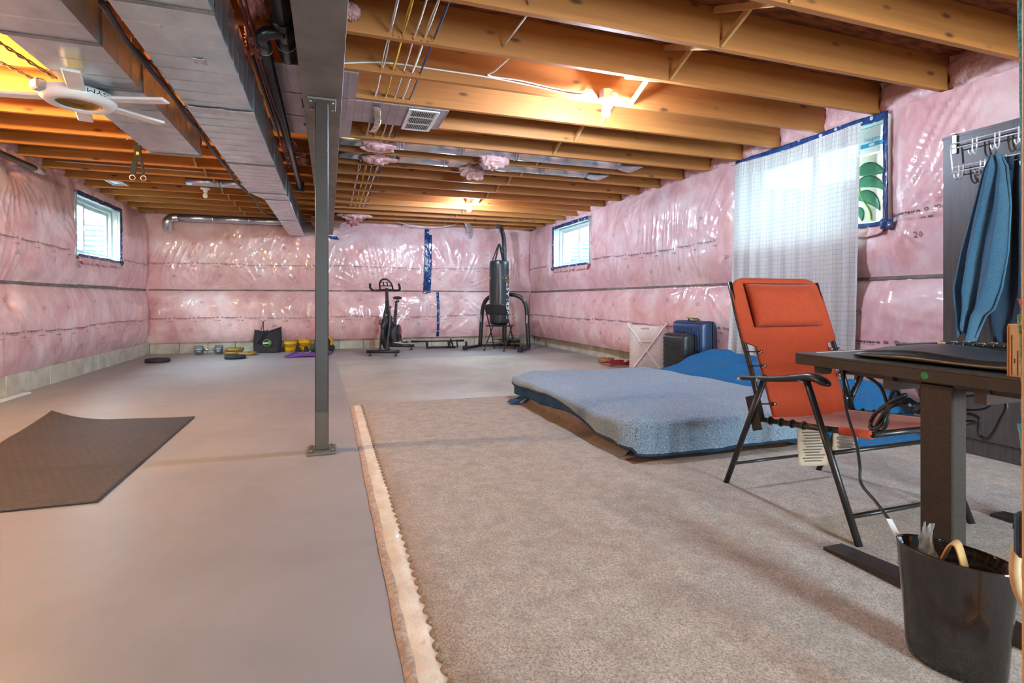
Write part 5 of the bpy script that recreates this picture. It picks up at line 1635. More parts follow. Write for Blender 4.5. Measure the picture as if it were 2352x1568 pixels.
def hang_towel(name, label, mt, top, wtop, rows, seed, folds, x=3.505):
    """rows: (z, y_near, y_far) from top to bottom"""
    t_ = thing(name, label, 'towel', (x, top[0], top[1]))
    mb = MB()
    def fn(s, t):
        k = t * (len(rows) - 1); i = min(int(k), len(rows) - 2); f_ = k - i
        z = rows[i][0] + (rows[i + 1][0] - rows[i][0]) * f_
        a = rows[i][1] + (rows[i + 1][1] - rows[i][1]) * f_; b = rows[i][2] + (rows[i + 1][2] - rows[i][2]) * f_
        amp = .05 * min(1, .3 + t)
        xx = x - .012 - amp * (.5 + .5 * math.sin(s * folds + 1.3 * math.sin(t * 3 + s * 4) + seed)) - .012 * nz(s * 7, t * 6, seed)
        zz = z - (.12 * abs(math.sin(s * 3.3 + .6)) * (t > .9) * (t - .9) / .1)
        return (xx, a + (b - a) * s, zz)
    mb.grid(fn, 60, 90)
    mb.build('cloth', mt, t_, world=True, solid=.010)
    return t_
hang_towel('bath_towel', 'teal-blue bath towel bunched on a hook of the white rack', M['towel'], (1.93, 1.73), .05,
           [(1.735, 1.905, 1.955), (1.66, 1.87, 1.985), (1.45, 1.86, 2.035), (1.2, 1.87, 2.09), (1.0, 1.895, 2.115), (.88, 1.93, 2.105), (.79, 2.02, 2.09)], 3, 17)
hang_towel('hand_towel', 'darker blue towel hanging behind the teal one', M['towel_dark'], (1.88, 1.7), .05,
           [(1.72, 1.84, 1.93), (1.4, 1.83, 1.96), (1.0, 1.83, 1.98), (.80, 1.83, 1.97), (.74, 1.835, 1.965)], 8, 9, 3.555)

# rack with beach towel at the right edge of view
rk = thing('clothes_rack', 'slim pine clothes rack post at the very right edge', 'rack', (1.205, .60, .018))
MB().box((0, 0, .75), (.035, .035, 1.5), bev=.004).build('post', M['pine'], rk)
MB().box((0, 0, .015), (.30, .05, .03), bev=.004).build('foot', M['pine'], rk)
MB().box((0, 0, .015), (.05, .30, .03), bev=.004).build('foot', M['pine'], rk)
MB().bar((0, 0, 1.47), (.45, -.1, 1.47), .03, .03).build('arm', M['pine'], rk)
bt = thing('beach_towel', 'bright teal beach towel with red band hung on the pine rack', 'towel', (1.22, .6, 1.5))
def bfn(zt, zb):
    return lambda s, t: (1.224 + .42 * s + .010 * math.sin(s * 26 + t * 2) + .004 * nz(t * 9, s * 3, 4), .628 - .095 * s + .01 * math.cos(s * 22), zt + (zb - zt) * t)
for nm, zt, zb, mt in (('upper_cloth', 1.50, .935, 'beach_teal'), ('red_band', .935, .905, 'beach_red'), ('lower_cloth', .905, .70, 'beach_green'), ('hem_band', .70, .62, 'beach_teal')):
    MB().grid(bfn(zt, zb), 40, 20).build(nm, M[mt], bt, world=True, solid=.008)
jn = thing('denim_pouch', 'blue denim pouch hung low on the pine rack', 'bag', (1.222, .615, .50))
MB().box((.0, 0.012, 0.0), (.05, .02, .085), bev=.008).build('pouch', M['denim'], jn)
MB().lathe([(.006, 0), (.006, .003)], seg=12, axis='Y').xform(Matrix.Translation((-.01, .024, .01))).build('snap', M['chrome'], jn)
hs = thing('hose_loop', 'tan hose loop bulging out beside the bin', 'hose', (1.26, .66, .4))
MB().tube(catmull([(1.285, .655, .475), (1.266, .662, .455), (1.260, .664, .41), (1.266, .662, .37), (1.285, .655, .33)], 8), .009, 10).build('tube', M['hose'], hs, world=True)

# ------------------------------------------------------------------ exercise bike
bk = thing('exercise_bike', 'dark grey spin bike with red hub standing by the back wall', 'bike', (1.05, 9.58, 0), R(-111))
G = M['gym_grey']; K = M['gym_black']
def P_(mb, n, m=G, **k): return mb.build(n, m, bk, **k)
for x, n in ((.56, 'front_stabilizer'), (-.58, 'rear_stabilizer')):
    o = P_(MB().tube([(x, -.255, .075), (x, .255, .075)], .028, 12), n, K)
    for yy in (-.215, .215):
        MB().lathe([(.030, 0), (.034, .012), (.012, .018), (.010, .055)], (x, yy, 0), 12).build('foot_pad', K, o)
    for yy in (-.262, .262):
        MB().lathe([(.030, -.008), (.030, .008)], (x, yy, .075), 12, 'Y').build('end_cap', K, o)
P_(MB().bar((-.58, 0, .09), (.10, 0, .17), .05, .04, .008), 'rear_beam')
P_(MB().bar((.05, 0, .15), (-.12, 0, .42), .05, .06, .01), 'lower_strut')
for s in (-1, 1):
    P_(MB().tube(catmull([(.55, .055 * s, .09), (.44, .055 * s, .35), (.31, .048 * s, .66), (.28, .02 * s, .80)], 6), .022, 10), 'fork_leg')
P_(MB().tube(catmull([(.27, 0, .80), (.20, 0, .72), (.06, 0, .56), (-.16, 0, .47)], 6), [.032] * 19, 12), 'top_beam')
fw = P_(MB().lathe([(.20, -.012), (.262, -.022), (.27, -.018), (.27, .018), (.262, .022), (.20, .012), (.03, .010), (.03, -.010), (.20, -.012)], (.33, 0, .36), 36, 'Y', caps=False), 'flywheel', K)
MB().lathe([(.045, -.05), (.055, -.035), (.055, .035), (.045, .05)], (.33, 0, .36), 18, 'Y').build('hub', K, fw)
P_(MB().tube([(.33 + .292 * math.cos(t), 0, .36 + .292 * math.sin(t)) for t in [R(20 + 10 * i) for i in range(19)]], .030, 10, flat=.5), 'wheel_guard')
gd = MB()
gpoly = [(-.16 + .155 * math.cos(R(a)), .335 + .155 * math.sin(R(a))) for a in range(90, 275, 15)] + [(.16, .20), (.33, .30), (.33, .42), (.12, .46)]
gd.add([(x, -.045, z) for x, z in gpoly] + [(x, -.085, z) for x, z in gpoly], [list(range(len(gpoly)))[::-1], list(range(len(gpoly), 2 * len(gpoly)))] + [[i, (i + 1) % len(gpoly), len(gpoly) + (i + 1) % len(gpoly), len(gpoly) + i] for i in range(len(gpoly))])
gd2 = MB(); gd2.v = [Vector((p.x, -p.y, p.z)) for p in gd.v]; gd2.f = [q[::-1] for q in gd.f]; gd2.s = list(gd.s)
P_(gd2, 'chain_guard')
P_(MB().lathe([(.145, .085), (.150, .095), (.140, .102), (.02, .104)], (-.16, 0, .335), 32, 'Y'), 'crank_cover', K)
P_(MB().lathe([(.050, .102), (.052, .108), (.034, .110)], (-.16, 0, .335), 24, 'Y'), 'red_hub_ring', M['red'])
for s, dx, dz in ((1, -.04, -.165), (-1, .04, .165)):
    P_(MB().bar((-.16, .118 * s, .335), (-.16 + dx, .125 * s, .335 + dz), .026, .016, .004), 'crank_arm', M['chrome'])
    pd = P_(MB().box((-.16 + dx, .20 * s, .335 + dz), (.10, .085, .022), bev=.005), 'pedal', K)
    MB().tube(catmull([(-.10 + dx, .16 * s, .345 + dz), (-.08 + dx, .18 * s, .40 + dz), (-.08 + dx, .22 * s, .40 + dz), (-.10 + dx, .24 * s, .345 + dz)], 5), .005, 6).build('toe_strap', K, pd)
P_(MB().box((.285, 0, .80), (.055, .06, .24), Matrix.Rotation(R(10), 3, 'Y'), bev=.008), 'head_tube')
P_(MB().box((.315, 0, 1.00), (.040, .05, .26), Matrix.Rotation(R(8), 3, 'Y'), bev=.006), 'handlebar_post')
hb = P_(MB().tube(catmull([(0.470, -.24, 1.20), (0.430, -.25, 1.13), (0.350, -.20, 1.09), (0.330, 0, 1.10), (0.350, .20, 1.09), (0.430, .25, 1.13), (0.470, .24, 1.20)], 6), .019, 10), 'handlebar', K)
MB().tube(catmull([(0.330, -.11, 1.10), (0.410, -.10, 1.20), (0.450, -.05, 1.265), (0.460, 0, 1.275), (0.450, .05, 1.265), (0.410, .10, 1.20), (0.330, .11, 1.10)], 5), .015, 8).build('aero_loop', K, hb)
MB().box((0.385, 0, 1.165), (.02, .19, .018), bev=.004).build('tablet_shelf', K, hb)
for yy in (-.03, .03): MB().bar((0.385, yy, 1.16), (0.435, yy, 1.235), .018, .010).build('shelf_rib', K, hb)
MB().bar((0.425, -.075, 1.225), (0.425, .075, 1.225), .014, .010).build('shelf_rib', K, hb)
P_(MB().box((-.235, 0, .60), (.05, .05, .32), Matrix.Rotation(R(-17), 3, 'Y'), bev=.006), 'seat_tube')
P_(MB().box((-.300, 0, .805), (.038, .042, .22), Matrix.Rotation(R(-17), 3, 'Y'), bev=.006), 'seat_post')
P_(MB().box((-.345, 0, .905), (.16, .03, .024), bev=.006), 'seat_slider')
sd = MB().ball((0, 0, 0), 1, 20, 10, (.13, .085, .035))
for v in sd.v:
    v.y *= (.42 if v.x > .05 else 1.0 - max(0, v.x + .02) * 3); v.x -= .37; v.z += .965
P_(sd, 'saddle', K)
P_(MB().tube([(-.355, 0, .91), (-.355, 0, .945)], .014, 8), 'saddle_clamp', M['chrome'])
P_(MB().tube([(.14, 0, .66), (.13, 0, .78)], .008, 8), 'brake_rod')
P_(MB().ball((.13, 0, .80), .030, 14, 8, (1, 1, 1)), 'red_knob', M['red'])
for x, z, s in ((.30, .82, 1), (-.28, .67, -1), (-.41, .905, -1)):
    P_(MB().lathe([(.010, 0), (.010, .03), (.022, .032), (.022, .05), (.008, .054)], (x, 0, z), 12, 'X') if s > 0 else MB().lathe([(.010, 0), (.010, -.03), (.022, -.032), (.022, -.05), (.008, -.054)], (x, 0, z), 12, 'X'), 'adjust_knob', K)
bh = MB().tube([(.0, -.04, .60), (.0, .04, .60)], .012, 8)
bh.tube([(.03 * math.cos(t), 0, .605 + .035 * math.sin(t)) for t in [R(30 * i) for i in range(12)]], .006, 6, closed=True)
P_(bh, 'bottle_holder', K)

# ------------------------------------------------------------------ punching bag stand, bag, folding chair
sx, sy = 3.15, 9.65
rzs = math.atan2(-.65, .76)       # local x runs along the arch (to the right in view), local -y is toward the room
stn = thing('bag_stand', 'black tubular punching bag stand in the back right corner', 'stand', (sx, sy, 0), rzs)
def S_(mb, n, m=K): return mb.build(n, m, stn)
arch = catmull([(-.50, 0, .06), (-.47, 0, .50), (-.44, 0, .78), (-.36, 0, .94), (-.20, 0, 1.02), (0, 0, 1.03), (.22, 0, 1.02), (.38, 0, .94), (.45, 0, .78), (.47, 0, .50), (.50, 0, .06)], 7)
S_(MB().tube(arch, .038, 14), 'arch')
S_(MB().tube(catmull([(0, .02, .06), (0, .02, .6), (0, .02, 1.2), (0, .02, 1.80), (0, .0, 2.03), (0, -.07, 2.19), (0, -.17, 2.275), (0, -.27, 2.29)], 7), .042, 14), 'neck')
S_(MB().lathe([(.043, -.006), (.043, .006)], (0, -.275, 2.29), 14, 'Y'), 'neck_cap', M['gym_grey'])
S_(MB().bar((-.50, 0, .045), (0, .42, .045), .05, .05, .006), 'rear_base_bar')
S_(MB().bar((.50, 0, .045), (0, .42, .045), .05, .05, .006), 'rear_base_bar')
S_(MB().bar((0, .42, .05), (0, .02, .10), .05, .05, .006), 'neck_base_bar')
for x in (-.50, .50):
    fo = S_(MB().bar((x, .04, .045), (x + .04 * (1 if x > 0 else -1), -.56, .045), .055, .05, .006), 'front_foot')
    xe = x + .04 * (1 if x > 0 else -1)
    MB().box((xe, -.56, .045), (.075, .09, .075), bev=.008).build('rubber_end', M['rubber'], fo)
    MB().tube([(xe, -.52, .05), (xe, -.52, .16)], .022, 10).build('plate_peg', K, fo)
for x, s in ((-.465, -1), (.475, 1)):
    vs, fs, w = text_geo('EVERLAST', .062)
    mb = MB()
    mb.add([(x + (.022 - y) * .8, -.037 - .004, .50 + xx * .55) for xx, y in vs], fs)
    mb.build('white_lettering', M['print_white'], stn)
# weight plates stacked on the stand's rear bar
for k, (nm, m_, lab) in enumerate((('weight_plate', 'gold', 'gold weight plate at the bottom of the stack behind the bag stand'), ('weight_plate', 'rubber', 'black weight plate on the stack behind the bag stand'), ('weight_plate', 'hex_steel', 'grey weight plate topping the stack behind the bag stand'))):
    t_ = thing(nm, lab, 'weight', (3.42, 9.98, .075 + .04 * k), 0, 'weight plates behind the stand')
    MB().lathe([(.03, -.014), (.15, -.014), (.165, -.018), (.17, 0), (.165, .018), (.15, .014), (.03, .014), (.03, -.014)], seg=28, caps=False).build('disc', M[m_], t_)
    MB().lathe([(.03, -.018), (.045, -.018), (.045, .018), (.03, .018)], seg=18, caps=False).build('hub_ring', M[m_], t_)

bagp = Vector((2.995, 9.46, 0))
pb = thing('punching_bag', 'black heavy punching bag hanging by a chain from the stand', 'punching bag', (bagp.x, bagp.y, .47))
def sink(z, k): return 0
prof = [(.06, .0), (.13, .006), (.165, .03), (.178, .09), (.184, .35), (.186, .75), (.182, 1.08), (.176, 1.15), (.165, 1.175), (.10, 1.19), (.001, 1.19)]
mb = MB()
seg = 36
vs = []
pr = catmull([(r_, 0, z) for r_, z in prof], 4)
for p in pr:
    for k in range(seg):
        a = 2 * math.pi * k / seg
        rr = max(.0005, p.x) * (1 + (.012 * nz(a * 3, p.z * 5, 3) + .02 * abs(nz(a * 6, p.z * 3, 7)) * (p.z > .9)))
        vs.append((rr * math.cos(a), rr * math.sin(a), p.z))
mb.add(vs, [[i * seg + k, i * seg + (k + 1) % seg, (i + 1) * seg + (k + 1) % seg, (i + 1) * seg + k] for i in range(len(pr) - 1) for k in range(seg)], True)
mb.f.append(list(range(seg))[::-1]); mb.s.append(False)
mb.build('bag', M['bag_vinyl'], pb)
for a in (-135, -45, 45, 135):
    c_, s_ = math.cos(R(a)), math.sin(R(a))
    MB().bar((.165 * c_, .165 * s_, 1.15), (.012 * c_, .012 * s_, 1.50), .032, .004).build('strap', M['bag_cloth'], pb)
    MB().tube([(.15 * c_ + .018 * math.cos(t), .15 * s_, 1.175 + .018 * math.sin(t)) for t in [R(45 * i) for i in range(8)]], .003, 6, closed=True).build('ring', M['chrome'], pb)
chn = MB()
for k in range(9):
    z = 1.50 + .034 * k
    pts = [((.011 * math.cos(t) if k % 2 else 0), (0 if k % 2 else .011 * math.cos(t)), z + .022 * math.sin(t)) for t in [R(45 * i) for i in range(8)]]
    chn.tube(pts, .0035, 6, closed=True)
chn.build('chain', M['chrome'], pb)
def wrap_text(s, size, az, z0, name, m, up=True, r=.189):
    vs, fs, w = text_geo(s, size)
    out = []
    for x, y in vs:
        a = az + (-(y) / r)
        out.append((r * math.cos(a), r * math.sin(a), z0 + x))
    mb = MB().add(out, fs)
    return mb.build(name, m, pb)
azv = math.atan2(-bagp.y, -bagp.x)                 # azimuth facing the room
wrap_text('EVERLAST', .155, azv + R(44) + .155 / .189 * .7, .10, 'white_lettering', M['print_white'])
mb = MB()
for poly in ([(-.085, 0), (.0, .058), (.085, .058), (.005, .0), (.085, -.058), (.0, -.058)], ):
    out = []
    for x, y in poly:
        a = azv + R(40) + x / .189
        out.append((.190 * math.cos(a), .190 * math.sin(a), .86 + y))
    mb.add(out, [[0, 1, 2, 3], [0, 3, 4, 5]])
mb.build('yellow_emblem', M['print_yellow'], pb)
mb = MB()
mb.add([(.190 * math.cos(azv + R(-62) + x / .189), .190 * math.sin(azv + R(-62) + x / .189), .86 + y) for x, y in ((-.06, .015), (-.06, -.015), (.03, -.02), (.03, .02))], [[0, 1, 2, 3]])
mb.build('yellow_emblem', M['print_yellow'], pb)

fc = thing('folding_chair', 'black folding chair standing under the punching bag', 'chair', (2.985, 9.43, 0), rzs)
def C_(mb, n, m=K): return mb.build(n, m, fc)
for x in (-.21, .21):
    C_(MB().tube(catmull([(x, .26, .012), (x * .98, .05, .40), (x * .96, -.13, .70), (x * .95, -.20, .84)], 5), .011, 8), 'back_leg')
    C_(MB().tube([(x * .92, -.24, .012), (x * .92, .17, .455)], .011, 8), 'front_leg')
    for yy in (.26, -.24):
        C_(MB().lathe([(.015, 0), (.015, .03)], (x * (1 if yy > 0 else .92), yy, 0), 10), 'foot_cap', M['rubber'])
C_(MB().box((0, .02, .452), (.40, .38, .022), bev=.008), 'seat')
def cb_(s, t):
    x = -.215 + .43 * s; z = .66 + .19 * t
    return (x, -.115 - .45 * (z - .66) - .035 * (1 - (2 * s - 1) ** 2), z - .03 * abs(2 * s - 1) ** 4 * t)
C_(MB().grid(cb_, 18, 10), 'backrest').modifiers.new('thickness', 'SOLIDIFY').thickness = .016
C_(MB().tube([(-.20, .13, .19), (.20, .13, .19)], .008, 8), 'crossbar')
C_(MB().tube([(-.19, -.12, .14), (.19, -.12, .14)], .008, 8), 'crossbar')

# ------------------------------------------------------------------ pull-up bar on the floor
pu = thing('pull_up_bar', 'black pull-up bar frame lying on the floor below the blue tape', 'exercise bar', (1.98, 10.22, 0), R(-4))
mb = MB().tube([(-.48, 0, .135), (.50, 0, .135)], .014, 10); mb.build('long_bar', M['gym_black'], pu)
for a, b in ((-.50, -.36), (.36, .52)): MB().tube([(a, 0, .135), (b, 0, .135)], .021, 10).build('foam_grip', M['rubber'], pu)
for yy in (-.10,): MB().tube([(-.22, yy, .022), (.34, yy, .022)], .020, 10).build('base_bar', M['gym_black'], pu)
for x in (-.20, .22): 
    MB().box((x, -.05, .085), (.05, .13, .035), Matrix.Rotation(R(50), 3, 'X'), bev=.006).build('bracket', M['gym_grey'], pu)
    MB().box((x, -.09, .05), (.045, .03, .10), bev=.006).build('bracket_foot', M['rubber'], pu)
for s in (-1, 1): MB().bar((.26 + .04 * s, -.09, .02), (.26, -.01, .17), .03, .02, .004).build('angled_brace', M['rubber'], pu)
MB().tube([(.38, -.09, .01), (.38, -.02, .14)], .016, 8).build('upright', M['gym_black'], pu)

# ------------------------------------------------------------------ weights and bags along the back wall
def plate(label, loc, r_, th, m_, tilt=None, grp=None):
    t_ = thing('weight_plate', label, 'weight', loc, rnd.uniform(0, 6), grp)
    h = th / 2
    mb = MB().lathe([(.026, -h * .7), (r_ * .62, -h * .7), (r_ * .80, -h), (r_ * .97, -h * .9), (r_, 0), (r_ * .97, h * .9), (r_ * .80, h), (r_ * .62, h * .7), (.026, h * .7), (.026, -h * .7)], seg=32, caps=False)
    mb.build('disc', M[m_], t_)
    MB().lathe([(.026, -h), (.045, -h), (.045, h), (.026, h), (.026, -h)], seg=20, caps=False).build('hub_ring', M[m_], t_)
    for k in range(3):
        a = k * 2.094
        MB().lathe([(.012, -.001), (.012, .001)], (r_ * .72 * math.cos(a), r_ * .72 * math.sin(a), h * .98), 10).build('raised_dot', M['vent_dark'], t_)
    return t_
plate('lower gold weight plate of the stack of two beside the dumbbell', (-1.55, 10.22, .028), .15, .052, 'gold')
plate('upper gold weight plate of the stack of two beside the dumbbell', (-1.53, 10.24, .082), .15, .052, 'gold')
plate('single gold weight plate between the gold stack and the black tote', (-1.30, 9.96, .028), .145, .054, 'gold')
plate('black weight plate on the floor in front of the single gold one', (-1.40, 9.42, .030), .155, .058, 'rubber')
plate('black weight plate alone near the left wall', (-2.42, 9.28, .028), .165, .054, 'rubber')
plate('gold weight plate near the red cord by the right wall', (3.90, 7.05, .035), .115, .066, 'gold')
db = thing('dumbbell', 'grey hex dumbbell on the floor near the left corner', 'dumbbell', (-1.93, 10.30, .078), R(4))
MB().tube([(-.17, 0, 0), (.17, 0, 0)], .018, 12).build('handle', M['chrome'], db)
for s in (-1, 1):
    o = MB().lathe([(.062, -.062), (.088, -.048), (.088, .048), (.062, .062)], (s * .145, 0, 0), 6, 'X', smooth=False, rot=None).build('head', M['hex_steel'], db)
    MB().box((s * .145, -.078, 0), (.05, .004, .05), bev=.001).build('raised_mark', M['hook_white'], o)
tb = thing('tote_bag', 'black cloth tote bag with a green oval badge by the back wall', 'bag', (-1.02, 10.36, 0), R(-10))
def tot(s, t):
    a = 2 * math.pi * s
    c_, s_ = math.cos(a), math.sin(a)
    e = 4.5
    rr = (abs(c_) ** e + abs(s_) ** e) ** (-1 / e)
    w = .215 - .0 * t + .012 * math.sin(t * 3); d = .11 - .055 * t
    z = .405 * t
    if t > .8: z += (.03 * math.sin(a * 2 + 1) + .025 * c_) * (t - .8) / .2
    return (w * c_ * rr + .01 * nz(a * 2, t * 5, 3), d * s_ * rr + .022 * nz(a * 2.5, t * 4, 6), z)
mb = MB().grid(tot, 48, 22, close_u=True); mb.f.append(list(range(48))[::-1]); mb.s.append(False)
mb.build('body', M['bag_cloth'], tb, solid=.003)
MB().tube(catmull([(-.10, -.055, .40), (-.085, -.035, .46), (-.075, -.03, .54), (-.065, -.03, .535), (-.06, -.04, .46), (-.06, -.055, .40)], 5), .011, 8, flat=.5).build('upright_handle', M['rubber'], tb)
MB().tube(catmull([(-.03, -.062, .40), (-.06, -.088, .38), (-.12, -.122, .28), (-.15, -.130, .20), (-.13, -.132, .19), (-.08, -.118, .30), (.02, -.070, .395)], 6), .013, 8, flat=.4).build('drooping_handle', M['rubber'], tb)
def oval(rx, rz, y, c, m, n):
    vs = [(c[0] + rx * math.cos(R(15 * k)), y, c[1] + rz * math.sin(R(15 * k))) for k in range(24)]
    return MB().add(vs, [list(range(24))]).build(n, m, tb)
oval(.070, .062, -.118, (.02, .175), M['print_green'], 'green_badge')
oval(.060, .052, -.1195, (.02, .175), M['bag_cloth'], 'badge_centre')
MB().box((.0, -.1205, .175), (.10, .002, .022)).build('badge_band', M['print_white'], tb)
MB().box((.055, -.1215, .182), (.035, .002, .05)).build('badge_leaf', M['print_green'], tb)
def pail(label, loc, r_, h):
    t_ = thing('yellow_pail', label, 'pail', loc, 0, 'yellow pails')
    MB().lathe([(r_ * .8, 0), (r_ * .86, h * .3), (r_ * .95, h * .72), (r_ * 1.0, h * .73), (r_ * 1.0, h * .80), (r_ * .97, h * .81), (r_ * .99, h * .95), (r_ * 1.03, h), (r_ * .97, h), (r_ * .9, h * .7), (r_ * .8, h * .06), (.001, h * .05)], seg=28).build('tub', M['yellow'], t_)
    MB().tube(catmull([(-r_, 0, h * .85), (-r_ * .7, -r_ * .8, h * .62), (0, -r_ * 1.08, h * .5), (r_ * .7, -r_ * .8, h * .62), (r_, 0, h * .85)], 5), .004, 6).build('wire_handle', M['gym_grey'], t_)
pail('yellow plastic pail right beside the black tote', (-.66, 10.38, 0), .115, .19)
pail('yellow plastic pail behind the dark sneakers', (-.42, 10.46, 0), .115, .20)
wh = thing('ab_wheel', 'yellow and black ab wheel half hidden by the steel post', 'ab wheel', (-.07, 10.36, .15))
MB().lathe([(.105, -.02), (.145, -.025), (.15, 0), (.145, .025), (.105, .02)], (0, 0, 0), 32, 'Y').build('wheel', M['yellow'], wh)
MB().lathe([(.02, -.026), (.104, -.022), (.104, .022), (.02, .026)], (0, 0, 0), 24, 'Y').build('core', M['rubber'], wh)
MB().tube([(0, -.13, 0), (0, .13, 0)], .016, 10).build('axle_grip', M['gym_black'], wh)
def shoe(label, loc, rz):
    t_ = thing('sneaker', label, 'shoe', loc, rz, 'dark sneakers')
    mb = MB()
    def fn(s, t):
        a = 2 * math.pi * s
        w = .045 * (1 - .25 * math.sin(t * 3.1) * .2); L = .14
        z = .02 + .085 * t
        hx = 1 - .75 * t ** 1.3 if math.cos(a) > 0 else 1 - .05 * t
        return (L * math.cos(a) * hx, w * math.sin(a) * (1 - .35 * t), z)
    mb.grid(fn, 20, 8, close_u=True).build('upper', M['shoe'], t_, solid=.004)
    sm = MB().lathe([(1, 0), (1.02, .012), (1, .026)], seg=22)
    for v in sm.v: v.x *= .147; v.y *= .05
    sm.build('sole', M['print_white'], t_)
    for k in range(3): MB().tube([(.02 + .02 * k, -.026, .09 - .014 * k), (.02 + .02 * k, .026, .09 - .014 * k)], .004, 6).build('lace', M['cable_white'], t_)
shoe('left of two dark white-soled sneakers before the yellow pails', (-.50, 10.02, 0), R(-75))
shoe('right of two dark white-soled sneakers before the yellow pails', (-.37, 10.02, 0), R(-85))
gd_ = thing('green_dumbbell', 'green vinyl dumbbell marked 10 on the purple mat edge', 'dumbbell', (-.20, 9.92, .075), R(-62))
MB().tube([(-.09, 0, 0), (.09, 0, 0)], .017, 12).build('handle', M['green'], gd_)
for s in (-1, 1):
    o = MB().lathe([(.045, -.04), (.068, -.028), (.068, .028), (.045, .04)], (s * .085, 0, 0), 6, 'X', smooth=False).build('head', M['green'], gd_)
vs, fs, w = text_geo('10', .05)
MB().add([(.127, -w / 2 + x, -.02 + y) for x, y in vs], fs).build('number', M['print_white'], gd_)
ym = thing('exercise_mat', 'purple foam mat folded over on the floor by the back wall', 'mat', (-.32, 9.6, 0))
def pm(s, t):
    # section across y folded at the left, seen as a thin wedge
    x = -.66 + .62 * s; y = 9.24 + .75 * t
    return (x + .13 * t, y, .016 + .012 * math.sin(s * 3) * (1 - t) + .004 * nz(s * 6, t * 6, 3))
MB().grid(pm, 24, 20).build('upper_layer', M['purple'], ym, world=True, solid=.012)
MB().tube([(-.655, 9.25, .026), (-.56, 9.70, .026), (-.535, 9.98, .024)], .020, 10).build('rolled_fold', M['purple'], ym, world=True)
MB().box((-.30, 9.60, .006), (.60, .70, .008)).build('lower_layer', M['purple'], ym, world=True)
dk2 = thing('small_dumbbell', 'small black dumbbell end peeking out right of the steel post', 'dumbbell', (.05, 10.30, .06), R(90))
MB().lathe([(.03, -.05), (.06, -.03), (.06, .03), (.03, .05)], (-.09, 0, 0), 6, 'X', smooth=False).build('head', M['rubber'], dk2)
MB().lathe([(.03, -.05), (.06, -.03), (.06, .03), (.03, .05)], (.09, 0, 0), 6, 'X', smooth=False).build('head', M['rubber'], dk2)
MB().tube([(-.1, 0, 0), (.1, 0, 0)], .016, 10).build('handle', M['chrome'], dk2)

# ------------------------------------------------------------------ left floor: rubber mat and trim offcut
rm = thing('rubber_mat', 'dark brown embossed rubber mat with a curled corner on the left floor', 'mat', (-1.48, 3.95, 0))
def rmf(s, t):
    x = -1.96 + .955 * s + (.05 * math.sin(t * 5) - .02) * (1 - s); y = 2.94 + 2.0 * t - .10 * (s) * (t > .5) * (t - .5) * 2
    y += .02 * math.sin(s * 5) * (t ** 8)
    c = max(0, 1 - math.hypot((1 - t) * 2.0, s * .95) / .42)
    return (x + .05 * c * c, y, .006 + .09 * c * c + .012 * max(0, math.sin(t * 9 + .6)) * (1 - s) ** 3)
MB().grid(rmf, 60, 120).build('sheet', M['mat'], rm, world=True, solid=.007)
tr = thing('trim_offcut', 'white trim offcut lying along the left wall', 'trim piece', (-2.83, 6.1, .009))
MB().box((0, 0, 0), (.07, .95, .016), bev=.003).build('board', M['white_plastic'], tr)

# ------------------------------------------------------------------ luggage, hamper, cord by the right wall
def suitcase(label, loc, rz, w, d, h, m_, ribs, name='suitcase'):
    t_ = thing(name, label, 'suitcase', loc, rz)
    b = M[m_]
    half = d / 2
    for s, nm in ((-1, 'front_shell'), (1, 'rear_shell')):
        mb = MB()
        def fn(u, v):
            # rounded rectangular shell seen as grid with soft rim
            x = (u - .5) * w; z = .05 + v * (h - .05)
            e = 1 - max(abs(2 * u - 1), abs(2 * v - 1)) ** 8
            y = s * (half * .30 + half * .70 * max(0, e) ** .4)
            return (x, y, z)
        mb.grid(fn, 26, 34)
        so = mb.build(nm, b, t_)
        MB().box((0, s * half * .16, .05 + (h - .05) / 2), (w, half * .30, h - .05), bev=.02, seg=2).build('side_wall', b, so)
        for k in range(ribs):
            z = .12 + (h - .2) * k / max(1, ribs - 1)
            mb2 = MB()
            if ribs > 6: mb2.tube(catmull([(-w * .40, s * half * .98, z + .03), (-w * .1, s * half * 1.0, z), (w * .2, s * half * 1.0, z - .015), (w * .42, s * half * .97, z - .05)], 4), .010, 6)
            else:
                x = -w * .36 + w * .72 * k / max(1, ribs - 1); mb2.tube([(x, s * half * .99, .12), (x, s * half * .99, h - .08)], .010, 6)
            mb2.build('rib', b, so)
    MB().box((0, 0, .05 + (h - .05) / 2), (w * 1.004, .018, h - .045), bev=.006).build('zip_band', M['black_plastic'], t_)
    MB().tube(catmull([(-.07, 0, h), (-.06, 0, h + .022), (.06, 0, h + .022), (.07, 0, h)], 4), .009, 8, flat=.7).build('top_handle', M['black_plastic'], t_)
    MB().tube(catmull([(-w / 2, -.05, h * .5), (-w / 2 - .02, -.045, h * .5 + .04), (-w / 2 - .02, -.045, h * .5 + .14), (-w / 2, -.05, h * .5 + .18)], 4), .008, 8).build('side_handle', M['black_plastic'], t_)
    MB().box((0, 0, h - .002), (.20, .05, .012), bev=.004).build('handle_well', M['black_plastic'], t_)
    for x in (-w * .38, w * .38):
        for yy in (-half * .55, half * .55):
            wo = MB().lathe([(.024, -.012), (.026, 0), (.024, .012)], (x, yy, .026), 14, 'X').build('wheel', M['rubber'], t_)
            MB().box((x, yy, .05), (.045, .04, .024), bev=.005).build('wheel_mount', M['black_plastic'], wo)
    return t_
suitcase('small black ribbed suitcase standing before the navy one', (3.57, 4.84, 0), R(-81), .34, .22, .57, 'black_case', 9)
nv = suitcase('large navy suitcase with a green luggage tag by the curtain', (3.815, 4.93, 0), R(-80), .46, .24, .70, 'navy_case', 4)
